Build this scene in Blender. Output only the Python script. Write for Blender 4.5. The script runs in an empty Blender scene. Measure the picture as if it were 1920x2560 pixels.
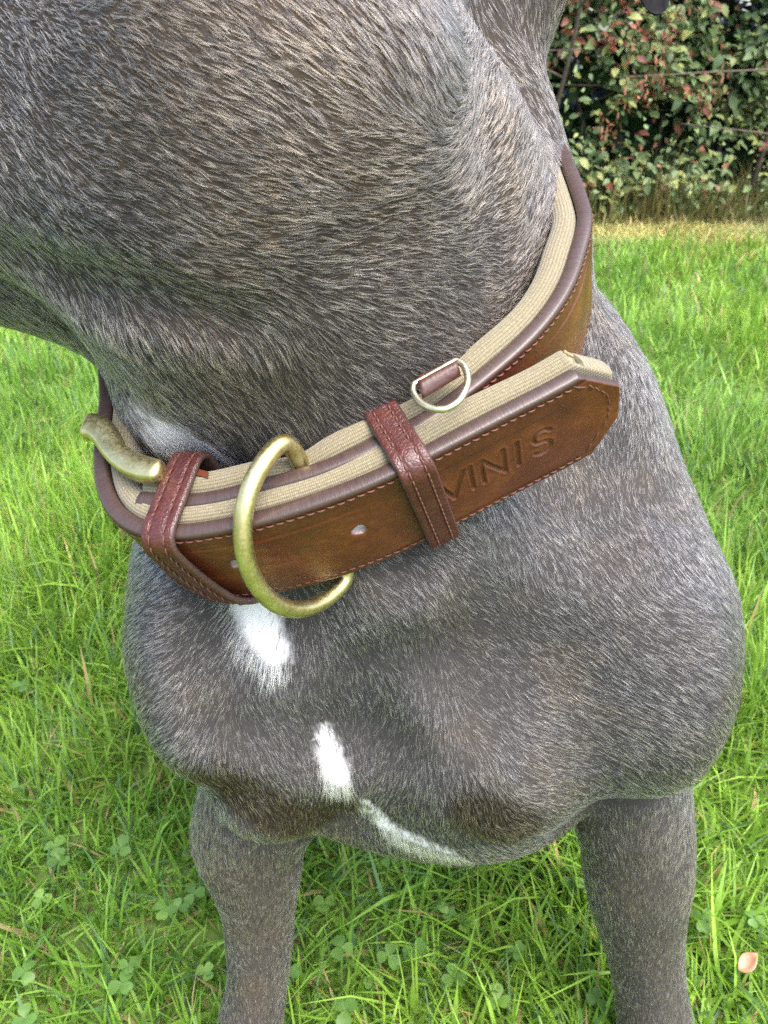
import bpy, bmesh, math, random
import numpy as np
from mathutils import Vector, Matrix

random.seed(7)
rng = np.random.default_rng(11)
FUR = True
GRASS = True
HEDGE = True
COLLAR = True
HAIRS = 860000

# ------------------------------------------------------------------ camera, sky, sun, exposure
scene = bpy.context.scene
PITCH = math.radians(31.6)
CAM = np.array([0.0, 0.0, 0.60])
cam_data = bpy.data.cameras.new('camera')
cam = bpy.data.objects.new('camera', cam_data)
scene.collection.objects.link(cam)
cam.location = CAM
cam.rotation_euler = (math.pi / 2 - PITCH, 0, 0)
cam_data.sensor_fit = 'VERTICAL'
cam_data.sensor_height = 36.0
cam_data.lens = 36.0 * 1848 / 2560
cam_data.clip_start = 0.01
cam_data.clip_end = 500
cam_data.dof.use_dof = True
cam_data.dof.focus_distance = 0.285
cam_data.dof.aperture_fstop = 24
scene.camera = cam

SUN_AZ, SUN_EL = math.radians(135), math.radians(64)      # azimuth clockwise from +Y, elevation
world = bpy.data.worlds.new('World')
scene.world = world
world.use_nodes = True
wn = world.node_tree
sky = wn.nodes.new('ShaderNodeTexSky')
sky.sky_type = 'NISHITA'
sky.sun_disc = False
sky.sun_elevation = SUN_EL
sky.sun_rotation = SUN_AZ
sky.air_density = 1.0
sky.dust_density = 4.0
sky.ozone_density = 0.6
wn.nodes['Background'].inputs['Strength'].default_value = 0.14
wn.links.new(sky.outputs[0], wn.nodes['Background'].inputs[0])
sun_data = bpy.data.lights.new('sun', 'SUN')
sun_data.energy = 1.5
sun_data.angle = math.radians(55)
sun_data.color = (1.0, 0.975, 0.94)
sun = bpy.data.objects.new('sun', sun_data)
scene.collection.objects.link(sun)
sdir = Vector((math.sin(SUN_AZ) * math.cos(SUN_EL), math.cos(SUN_AZ) * math.cos(SUN_EL), math.sin(SUN_EL)))
sun.rotation_euler = sdir.to_track_quat('Z', 'Y').to_euler()
sun.location = (0, 0, 5)
scene.view_settings.view_transform = 'Standard'
scene.view_settings.look = 'None'
scene.view_settings.gamma = 1
scene.view_settings.exposure = 2.1
scene.view_settings.use_curve_mapping = False
scene.cycles.use_denoising = False
scene.cycles.max_bounces = 8
scene.cycles.transparent_max_bounces = 4

# ------------------------------------------------------------------ helpers
#<<GEO
FPX = 1848.0
_f = np.array([0, math.cos(PITCH), -math.sin(PITCH)])
_u = np.array([0, math.sin(PITCH), math.cos(PITCH)])
def ray(px, py):
    return _f + (px - 960) / FPX * np.array([1.0, 0, 0]) + (1280 - py) / FPX * _u
def P(px, py, D):
    """point of the place at a measured direction and distance"""
    return CAM + D * ray(px, py)
def unit(v):
    v = np.asarray(v, float)
    return v / np.linalg.norm(v)

# the collar lies in one plane round the neck
AX = unit((-0.22, -0.42, 0.88))                 # neck axis
P0 = P(700, 1275, 0.25)
E1 = unit(np.cross(np.array([0, 1.0, 0]), AX))  # to the picture's right
E2 = np.cross(AX, E1)                           # away from the camera
def ring(a, b, h=0.0):
    return P0 + a * E1 + b * E2 + h * AX
def on_plane(px, py, h=0.0):
    R = ray(px, py)
    t = ((P0 + h * AX - CAM) @ AX) / (R @ AX)
    return CAM + t * R
NC = ring(0.020, 0.116)                         # neck centre at the collar

# ------------------------------------------------------------------ dog body as blended solids
def ell(p, c, r, rot=None):
    q = p - np.asarray(c, np.float32)
    if rot is not None:
        q = q @ np.asarray(rot, np.float32)
    r = np.asarray(r, np.float32)
    k0 = np.sqrt(((q / r) ** 2).sum(-1)) + 1e-6
    k1 = np.sqrt(((q / (r * r)) ** 2).sum(-1)) + 1e-6
    return k0 * (k0 - 1) / k1
def cone(p, a, b, ra, rb, flat=None):
    a = np.asarray(a, np.float32); b = np.asarray(b, np.float32)
    ab = b - a
    t = np.clip(((p - a) @ ab) / (ab @ ab), 0, 1)
    q = p - a - t[..., None] * ab
    if flat is not None:
        q = q * np.asarray(flat, np.float32)
    return np.sqrt((q * q).sum(-1)) - (ra + (rb - ra) * t)
def smin(a, b, k):
    h = np.clip(0.5 + 0.5 * (b - a) / k, 0, 1)
    return b + (a - b) * h - k * h * (1 - h)
def smax(a, b, k):
    return -smin(-a, -b, k)
def undul(p):
    i = np.floor(p).astype(np.int64); f = (p - i).astype(np.float32); f = f * f * (3 - 2 * f)
    r = 0
    for c in range(8):
        o = np.array([c & 1, c >> 1 & 1, c >> 2])
        n = (i + o) @ np.array([374761393, 668265263, 2147483647]) & 0xFFFFFFFF
        n = ((n ^ (n >> 13)) * 1274126177) & 0xFFFFFFFF
        w = np.where(o, f, 1 - f).prod(1)
        r = r + w * (((n ^ (n >> 16)) & 0xFFFF) / 65535.0)
    return r
def rotz(a):
    c, s = math.cos(a), math.sin(a)
    return np.array([[c, -s, 0], [s, c, 0], [0, 0, 1.0]])
def axis_rot(z, x=(1, 0, 0)):
    z = unit(z); y = unit(np.cross(z, x)); x = np.cross(y, z)
    return np.stack([x, y, z], 1)

RN = axis_rot(AX)
RV = np.stack([np.array([1.0, 0, 0]), _u, _f], 1)      # across, up, away as seen from the photographer
def lobe(p, px, py, D, rx, ry, rz, roll=0.0):
    """muscle mass: centre by direction and distance, half sizes in sight units (rx, ry) and metres (rz)"""
    c, s = math.cos(roll), math.sin(roll)
    R = RV @ np.array([[c, -s, 0], [s, c, 0], [0, 0, 1.0]])
    return ell(p, P(px, py, D), (rx * D / FPX, ry * D / FPX, rz), R)
def limb(p, q, k=0, m=7):
    """smoothly tapering limb through q = [(point, radius)...]"""
    c = np.array([list(a) + [r] for a, r in q], float)
    c = np.concatenate([[2 * c[0] - c[1]], c, [2 * c[-1] - c[-2]]])
    w = []
    for i in range(1, len(c) - 2):
        for t in np.linspace(0, 1, m, endpoint=False):
            a, b, e, f = c[i - 1:i + 3]
            w.append(.5 * (2 * b + (e - a) * t + (2 * a - 5 * b + 4 * e - f) * t * t + (3 * b - a - 3 * e + f) * t ** 3))
    w.append(c[-2])
    d = None
    for a, b in zip(w[:-1], w[1:]):
        x = cone(p, a[:3], b[:3], a[3], b[3])
        d = x if d is None else np.minimum(d, x)
    return d
def shank(rows, D0, D1):
    """foreleg from outline rows (centre, height, half width)"""
    n = len(rows); out = []
    for i, (x, y, h) in enumerate(rows):
        D = D0 + (D1 - D0) * (i / (n - 1)) ** .8
        out.append((P(x, y, D), (h - 9) * D / FPX))
    return out
LEGS = {
    'l': shank([(670, 1960, 170), (628, 2080, 143), (641, 2180, 121), (648, 2260, 104), (649, 2350, 94), (645, 2450, 86), (628, 2550, 92)], .425, .487),
    'r': shank([(1570, 1930, 165), (1596, 2080, 150), (1596, 2180, 142), (1598, 2260, 126), (1608, 2350, 108), (1623, 2450, 97), (1636, 2550, 100)], .43, .487),
}
def dog_sdf(p):
    p = p.astype(np.float32)
    # trunk
    d = ell(p, (.035, .47, .385), (.120, .15, .115))
    d = smin(d, ell(p, (.045, .68, .40), (.105, .24, .105)), .06)
    d = smin(d, ell(p, (.055, .88, .40), (.100, .12, .115)), .06)
    d = smin(d, lobe(p, 1080, 1560, .43, 610, 455, .110), .04)
    # shoulders
    d = smin(d, lobe(p, 560, 1575, .385, 212, 360, .085, .12), .03)
    d = smin(d, lobe(p, 1545, 1590, .40, 250, 385, .085, .12), .03)
    d = smin(d, lobe(p, 1440, 1060, .42, 165, 330, .08, .42), .04)
    # root of the neck and prow of the chest
    d = smin(d, cone(p, (.035, .40, .42), NC - .02 * AX, .100, .080), .04)
    d = smin(d, lobe(p, 980, 1420, .367, 520, 300, .075), .04)
    # two breast muscles with a furrow between them
    pec = smin(lobe(p, 735, 1812, .382, 180, 212, .050, -.25), lobe(p, 1190, 1850, .390, 300, 228, .060), .030)
    d = smin(d, pec, .018)
    d = smin(d, lobe(p, 680, 1955, .400, 150, 85, .055, -.35), .02)
    # shallow furrows between neck, breast and shoulder
    sel = np.where((p[:, 2] > .25) & (p[:, 2] < .50) & (p[:, 1] < .34))[0]
    if len(sel):
        ps = p[sel]; ds = d[sel]
        for q, r_, k_ in (([(600, 1630, .289), (760, 1690, .288), (900, 1715, .289), (1010, 1705, .291), (1130, 1740, .300), (1240, 1800, .306)], .026, .016),
                          ([(880, 1760, .299), (890, 1900, .314)], .024, .018),
                          ([(740, 1560, 0.292), (880, 1470, 0.274), (1040, 1400, 0.279)], .024, .016),
                          ([(1500, 1260, .296), (1400, 1500, .288), (1330, 1690, .300)], .028, .028)):
            ds = smax(ds, -limb(ps, [(P(*v), r_) for v in q], m=2), k_)
        d[sel] = ds
    d = smax(d, .030 - cone(p, P(1150, 1480, .265), P(1290, 1640, .279), .0, .0), .035)
    d = smax(d, .024 - cone(p, P(575, 1760, .288), P(585, 1880, .299), .0, .0), .014)
    d = smin(d, lobe(p, 1100, 1970, .43, 350, 128, .06), .025)
    # neck and head
    n = cone(p, NC - .03 * AX, NC + .06 * AX, .074, .072)
    n = smin(n, ell(p, ring(-.006, .088, .01), (.056, .054, .07), RN), .03)
    n = smin(n, cone(p, P(1180, 120, .36), P(1274, 620, .345), .034, .034), .035)      # cord at the back of the neck
    n = smin(n, ell(p, ring(.076, .138), (.042, .042, .07), RN), .02)
    hd = lobe(p, 560, -90, .325, 560, 540, .085)
    hd = smin(hd, lobe(p, 1160, -140, .36, 290, 260, .06), .03)
    mz = cone(p, P(470, 290, .32), P(-900, 290, .325), .086, .050)
    hd = smin(hd, mz, .09)
    jaw = cone(p, P(620, 600, .277), P(-560, 270, .272), .0335, .0265)
    hd = smin(hd, jaw, .022)
    n = smin(n, hd, .035)
    th = limb(p, [(P(650, 800, .335), .055), (P(150, 662, .325), .0335), (P(-700, 440, .335), .030)])      # throat under the jaw
    th = smin(th, lobe(p, 482, 1035, .325, 170, 175, .056), .03)
    n = smin(n, th, .005)
    # fold of skin where the jaw meets the throat
    sel = np.where((p[:, 2] > .44) & (p[:, 1] < .36) & (p[:, 0] < .03))[0]
    if len(sel):
        n[sel] = smax(n[sel], -limb(p[sel], [(P(-250, 600, .262), .011), (P(80, 690, .247), .0105), (P(250, 738, .229), .010), (P(420, 785, .225), .008), (P(620, 836, .226), .005)], m=3), .013)
    d = smin(d, n, .03)
    # legs, each only where it can reach
    sel = np.where((p[:, 2] < .34) & (p[:, 1] < .50))[0]
    if len(sel):
        ps = p[sel]; ds = d[sel]
        for k in ('l', 'r'):
            L = LEGS[k]
            e = limb(ps, L, m=4)
            g = L[-1][0] * [1, 1, 0]
            e = smin(e, ell(ps, g + [0, -.030, .020], (.036, .050, .024)), .015)
            ds = smin(ds, e, .011)
        d[sel] = ds
    sel = np.where(p[:, 1] > .70)[0]
    if len(sel):
        ps = p[sel]; ds = d[sel]
        for s in (-1, 1):
            cx = .055 + s * .075
            e = limb(ps, [((cx, .90, .37), .085), ((cx + s * .01, .84, .25), .052), ((cx + s * .01, .97, .14), .027), ((cx + s * .01, .94, .03), .025)], m=4)
            e = smin(e, ell(ps, (cx + s * .01, .905, .022), (.034, .055, .026)), .02)
            ds = smin(ds, e, .03)
        d[sel] = ds
    d = smin(d, cone(p, (.06, .98, .44), (.08, 1.12, .22), .028, .010), .03)
    # uneven muscle and loose skin
    return d + ((undul(p * 15.0) - .5) * .0075 + (undul(p * 34.0 + 7.0) - .5) * .0026) * np.clip((p[:, 2] - .10) / .15, .15, 1)
#GEO>>

def trace(px, py, it=70):
    """first point of the body along given directions"""
    R = np.stack([ray(a, b) for a, b in zip(px, py)])
    n = np.linalg.norm(R, axis=1, keepdims=True)
    R = R / n
    t = np.full(len(R), .05)
    hit = np.zeros(len(R), bool)
    for i in range(it):
        d = dog_sdf(CAM + t[:, None] * R)
        hit |= d < .0006
        t = np.where(hit, t, t + np.clip(d, .0003, None) * .8)
    return CAM + t[:, None] * R
def sdf_normal(p, e=.002):
    g = np.stack([dog_sdf(p + np.eye(3)[i] * e) - dog_sdf(p - np.eye(3)[i] * e) for i in range(3)], 1)
    return g / (np.linalg.norm(g, axis=1, keepdims=True) + 1e-9)

def polygonise(sdf, lo, hi, h):
    """surface nets on the blocks that hold the surface"""
    lo = np.asarray(lo); B = 4
    nb = np.ceil((np.asarray(hi) - lo) / (h * B)).astype(int)
    I = np.stack(np.meshgrid(*[np.arange(n) for n in nb], indexing='ij'), -1).reshape(-1, 3)
    dc = sdf(lo + (I + .5) * h * B)
    I = I[np.abs(dc) < h * B * 1.6]
    g = np.full(tuple(nb * B + 1), 1.0, np.float32)
    # sign of the far blocks from the coarse field
    full = np.repeat(np.repeat(np.repeat(dc.reshape(tuple(nb)), B, 0), B, 1), B, 2)
    g[:-1, :-1, :-1] = full
    loc = np.stack(np.meshgrid(*[np.arange(B + 1)] * 3, indexing='ij'), -1).reshape(-1, 3)
    for k in range(0, len(I), 4000):
        q = (I[k:k + 4000, None, :] * B + loc[None]).reshape(-1, 3)
        g[q[:, 0], q[:, 1], q[:, 2]] = sdf(lo + q * h)
    s = g < 0
    c = s[:-1, :-1, :-1].astype(np.int8)
    cnt = sum(s[i:s.shape[0] - 1 + i, j:s.shape[1] - 1 + j, k:s.shape[2] - 1 + k].astype(np.int8) for i in (0, 1) for j in (0, 1) for k in (0, 1))
    cell = np.argwhere((cnt > 0) & (cnt < 8))
    acc = np.zeros((len(cell), 3)); num = np.zeros(len(cell))
    cs = [(i, j, k) for i in (0, 1) for j in (0, 1) for k in (0, 1)]
    for a in cs:
        for ax in range(3):
            if a[ax] == 0:
                b = list(a); b[ax] = 1
                va = g[tuple((cell + a).T)]; vb = g[tuple((cell + b).T)]
                m = (va < 0) != (vb < 0)
                t = np.where(m, va / np.where(m, va - vb, 1), 0)
                pt = np.array(a, float)[None].repeat(len(cell), 0); pt[:, ax] += t
                acc += pt * m[:, None]; num += m
    V = lo + (cell + acc / num[:, None]) * h
    idx = np.full(c.shape, -1, np.int64); idx[tuple(cell.T)] = np.arange(len(cell))
    F = []
    for ax in range(3):
        o1, o2 = [(1, 2), (2, 0), (0, 1)][ax]
        sl = [slice(None)] * 3; sl2 = [slice(None)] * 3
        sl[ax] = slice(0, -1); sl2[ax] = slice(1, None)
        e = np.argwhere(s[tuple(sl)] != s[tuple(sl2)])
        ok = (e[:, o1] > 0) & (e[:, o2] > 0) & (e[:, o1] < c.shape[o1]) & (e[:, o2] < c.shape[o2]) & (e[:, ax] < c.shape[ax])
        e = e[ok]
        d1 = np.zeros(3, int); d1[o1] = 1
        d2 = np.zeros(3, int); d2[o2] = 1
        q = np.stack([idx[tuple((e - d1 - d2).T)], idx[tuple((e - d2).T)], idx[tuple(e.T)], idx[tuple((e - d1).T)]], 1)
        flip = ~s[tuple(e.T)]
        q[flip] = q[flip][:, ::-1]
        F.append(q)
    F = np.concatenate(F)
    return V, F[(F >= 0).all(1)]

def vnoise(p, seed=0):
    """value noise, 0..1"""
    p = np.asarray(p, np.float64)
    i = np.floor(p).astype(np.int64); f = p - i
    f = f * f * (3 - 2 * f)
    def hsh(a, b, c):
        n = (a * 374761393 + b * 668265263 + c * 2147483647 + seed * 144269) & 0xFFFFFFFF
        n = ((n ^ (n >> 13)) * 1274126177) & 0xFFFFFFFF
        n = ((n ^ (n >> 16)) * 2246822519) & 0xFFFFFFFF
        return ((n ^ (n >> 15)) & 0xFFFF) / 65535.0
    r = 0
    for dx in (0, 1):
        for dy in (0, 1):
            for dz in (0, 1):
                w = (f[:, 0] if dx else 1 - f[:, 0]) * (f[:, 1] if dy else 1 - f[:, 1]) * (f[:, 2] if dz else 1 - f[:, 2])
                r = r + w * hsh(i[:, 0] + dx, i[:, 1] + dy, i[:, 2] + dz)
    return r

COL = scene.collection
def tag(o, label=None, cat=None, group=None, kind=None):
    if label: o['label'] = label
    if cat: o['category'] = cat
    if group: o['group'] = group
    if kind: o['kind'] = kind
    return o
def empty(name, loc=(0, 0, 0)):
    o = bpy.data.objects.new(name, None)
    o.location = loc
    o.empty_display_size = .05
    COL.objects.link(o)
    return o
def put(name, data, parent=None):
    o = bpy.data.objects.new(name, data)
    COL.objects.link(o)
    if parent is not None:
        o.parent = parent
        pr = parent; off = Vector((0, 0, 0))
        while pr is not None:
            off += pr.location; pr = pr.parent
        o.location = -off
    return o
def mesh(name, V, F, mat=None, smooth=True):
    me = bpy.data.meshes.new(name)
    V = np.asarray(V, np.float32)
    F = list(F) if not isinstance(F, np.ndarray) else F
    if isinstance(F, np.ndarray):
        n = F.shape[1]
        me.vertices.add(len(V)); me.vertices.foreach_set('co', V.ravel())
        me.loops.add(F.size); me.loops.foreach_set('vertex_index', F.astype(np.int32).ravel())
        me.polygons.add(len(F)); me.polygons.foreach_set('loop_start', np.arange(0, F.size, n, dtype=np.int32))
        me.update(calc_edges=True); me.validate()
    else:
        me.from_pydata(V.tolist(), [], F)
    if smooth:
        me.polygons.foreach_set('use_smooth', np.ones(len(me.polygons), bool))
    if mat is not None:
        me.materials.append(mat)
    return me
def colattr(me, name, C, dom='POINT'):
    a = me.attributes.new(name, 'FLOAT_COLOR', dom)
    C = np.asarray(C, np.float32)
    if C.shape[1] == 3:
        C = np.concatenate([C, np.ones((len(C), 1), np.float32)], 1)
    a.data.foreach_set('color', C.ravel())

class Mat:
    def __init__(self, name):
        self.m = bpy.data.materials.new(name); self.m.use_nodes = True
        self.nt = self.m.node_tree
        self.b = self.nt.nodes['Principled BSDF']
        self.out = self.nt.nodes['Material Output']
    def n(self, t, **kw):
        x = self.nt.nodes.new(t)
        for k, v in kw.items():
            if k in x.inputs: x.inputs[k].default_value = v
            else: setattr(x, k, v)
        return x
    def l(self, a, b): self.nt.links.new(a, b)
    def set(self, **kw):
        for k, v in kw.items(): self.b.inputs[k].default_value = v
        return self
    def attr(self, name): return self.n('ShaderNodeAttribute', attribute_name=name)
    def noise(self, scale, detail=3, rough=.5, vec=None):
        x = self.n('ShaderNodeTexNoise'); x.inputs['Scale'].default_value = scale
        x.inputs['Detail'].default_value = detail; x.inputs['Roughness'].default_value = rough
        if vec is None:
            vec = self.n('ShaderNodeTexCoord').outputs['Object']
        self.l(vec, x.inputs['Vector']); return x
    def ramp(self, fac, stops):
        x = self.n('ShaderNodeValToRGB'); e = x.color_ramp.elements
        while len(e) < len(stops): e.new(.5)
        for el, (p, c) in zip(e, stops): el.position = p; el.color = (*c, 1)
        self.l(fac, x.inputs[0]); return x
    def mix(self, fac, a, b, mode='MIX'):
        x = self.n('ShaderNodeMix', data_type='RGBA', blend_type=mode)
        for s, v in ((0, fac), (6, a), (7, b)):
            if hasattr(v, 'links'): self.l(v, x.inputs[s])
            else: x.inputs[s].default_value = v if s == 0 else (*v, 1)
        return x.outputs[2]
    def bump(self, h, strength=.3, dist=.001, normal=None):
        x = self.n('ShaderNodeBump'); x.inputs['Strength'].default_value = strength; x.inputs['Distance'].default_value = dist
        self.l(h, x.inputs['Height'])
        if normal is not None: self.l(normal, x.inputs['Normal'])
        return x.outputs[0]

# ------------------------------------------------------------------ ground
gm = Mat('soil')
nz = gm.noise(9, 5, .6)
gm.l(gm.ramp(nz.outputs[0], [(.3, (.075, .120, .022)), (.7, (.120, .180, .036))]).outputs[0], gm.b.inputs['Base Color'])
gm.set(Roughness=.95)
GX = np.linspace(-60, 60, 25)
gv = np.array([(x, y, 0) for y in GX + 40 for x in GX]); n = 25
gf = np.array([(j * n + i, j * n + i + 1, (j + 1) * n + i + 1, (j + 1) * n + i) for j in range(n - 1) for i in range(n - 1)])
ground = put('ground', mesh('ground', gv, gf, gm.m))
tag(ground, kind='structure')

# ------------------------------------------------------------------ dog
dog = empty('dog', (.04, .5, 0))
tag(dog, 'grey brindle dog with white chest tufts wearing a brown leather collar', 'dog')
DV, DF = polygonise(dog_sdf, (-.42, .08, -.01), (.32, 1.18, .96), .004)
DV[:, 2] = np.maximum(DV[:, 2], .002)
print('dog verts', len(DV))

def coat_colour(p):
    """true coat colour of the skin/fur at a place on the body: (base rgb, whiteness)"""
    n1 = vnoise(p * 38, 1); n2 = vnoise(p * 90, 2); n3 = vnoise(p * 16, 3)
    br = np.clip((n1 * .6 + n2 * .4 - .42) * 3.2, 0, 1)[:, None]
    a = np.array([.084, .081, .083]); b = np.array([.120, .100, .080])
    tan = seg_mask(p, TAN) * (.35 + .65 * n2)
    br = np.maximum(br, tan[:, None]); n3 = np.maximum(n3, tan)
    c = a + (b - a) * br * (.20 + .60 * np.clip(n3 * 1.6 - .3, 0, 1))[:, None]
    return c
WHITE = [((625, 1480), (650, 1560), .008), ((650, 1560), (685, 1625), .0065), ((640, 1500), (660, 1580), .008),
         ((812, 1835), (822, 1880), .004), ((822, 1880), (848, 1945), .005),
         ((905, 2005), (960, 2050), .003), ((960, 2065), (1060, 2110), .0042), ((1060, 2110), (1120, 2132), .0035),
         ((380, 1080), (460, 1125), .011), ((450, 1115), (540, 1160), .009)]
TAN = [((380, 180), (640, 230), .028), ((640, 230), (900, 380), .022), ((1180, 1000), (1240, 760), .012)]
DARK = [((520, 1955), (640, 2010), .015), ((640, 2010), (790, 2050), .013), ((830, 2005), (885, 2010), .009), ((1195, 2035), (1280, 2075), .015)]  # brown fur whorl, plus armpit patches with shade painted into sparse fur
SEG_CACHE = {}
def seg_mask(p, segs):
    w = np.zeros(len(p))
    key = segs[0]
    if key not in SEG_CACHE:
        SEG_CACHE[key] = trace([q[0] for A, B, r in segs for q in (A, B)], [q[1] for A, B, r in segs for q in (A, B)])
    ends = SEG_CACHE[key]
    for k, (A, B, r) in enumerate(segs):
        a, b = ends[2 * k], ends[2 * k + 1]
        ab = b - a
        t = np.clip(((p - a) @ ab) / (ab @ ab), 0, 1)
        d = np.linalg.norm(p - a - t[:, None] * ab, axis=1)
        w = np.maximum(w, np.clip((r * 1.25 - d) / (r * .5), 0, 1))
    return w
def full_colour(p):
    c = coat_colour(p)
    nk = np.clip((p[:, 2] - .45) / .06, 0, 1)[:, None]          # browner brindle on neck and head
    lg = np.clip((.27 - p[:, 2]) / .05, 0, 1)[:, None]          # warmer, paler legs
    c = c * (1 + lg * np.array([.30, .20, .06])) * (1 - nk + nk * np.array([.90, .80, .69])) * np.array([1.0, .97, .93])
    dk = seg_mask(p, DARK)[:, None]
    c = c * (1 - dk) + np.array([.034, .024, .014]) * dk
    return c

# body mesh
bm_ = Mat('dog skin')
bm_.l(bm_.attr('coat').outputs['Color'], bm_.b.inputs['Base Color'])
bm_.set(Roughness=.9)
bm_.b.inputs['Specular IOR Level'].default_value = .1
body_me = mesh('body', DV, DF, bm_.m)
wmask = seg_mask(DV, WHITE)
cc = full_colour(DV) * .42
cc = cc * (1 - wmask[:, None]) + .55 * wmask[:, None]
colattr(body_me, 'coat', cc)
body = put('body', body_me, dog)

FLOW = [  # where on the body (direction from the photographer) and which way the hair runs there (degrees, 0 = right, 90 = down)
    (60, 120, 32), (300, 150, 32), (700, 120, 34), (1000, 120, 38), (150, 450, 25), (400, 450, 22), (700, 450, 16), (1000, 450, 2), (1180, 400, -30),
    (1250, 80, 40), (1330, 60, 70), (1310, 260, -58), (1255, 300, -50), (1390, 330, 70), (1405, 430, 80), (1330, 470, -62), (1260, 560, -30), (1210, 640, 10), (1150, 700, 10), (500, 650, 18), (800, 650, 8), (1000, 650, 5), (300, 640, 25),
    (60, 740, 55), (200, 850, 60), (350, 900, 68), (500, 900, 80), (650, 900, 82), (800, 880, 50), (950, 850, 22), (1060, 800, 15), (600, 780, 40), (450, 1080, 55), (600, 1080, 75), (750, 1010, 70), (900, 960, 45),
    (400, 1400, 140), (340, 1500, 160), (450, 1600, 150), (600, 1560, 125), (660, 1560, 105), (720, 1600, 90), (380, 1750, 150), (520, 1780, 130),
    (850, 1500, 62), (1000, 1450, 45), (1150, 1450, 48), (1300, 1350, 62), (1450, 1200, 80), (1520, 1000, 95), (1600, 1150, 90), (1700, 1350, 75), (1500, 1400, 62),
    (850, 1650, 75), (1000, 1650, 68), (1200, 1600, 45), (1400, 1600, 35), (1600, 1600, 28), (1780, 1600, 30), (1750, 1800, 38), (1550, 1820, 20), (1350, 1820, 22), (1350, 1980, 15),
    (1230, 1800, 45), (1150, 1900, 75), (1050, 1800, 98), (950, 1800, 112), (980, 1950, 118), (1060, 1980, 95), (1180, 2040, 90), (1300, 2080, 50),
    (650, 1800, 70), (750, 1800, 62), (720, 1920, 58), (820, 1900, 65), (880, 1930, 85), (600, 1950, 80), (700, 2030, 75),
    (600, 2150, 95), (660, 2300, 92), (640, 2500, 95), (720, 2150, 85), (1520, 2100, 85), (1600, 2200, 92), (1680, 2100, 100), (1600, 2400, 90), (1620, 2530, 90), (1500, 2000, 30), (1650, 1950, 60)]

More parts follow.
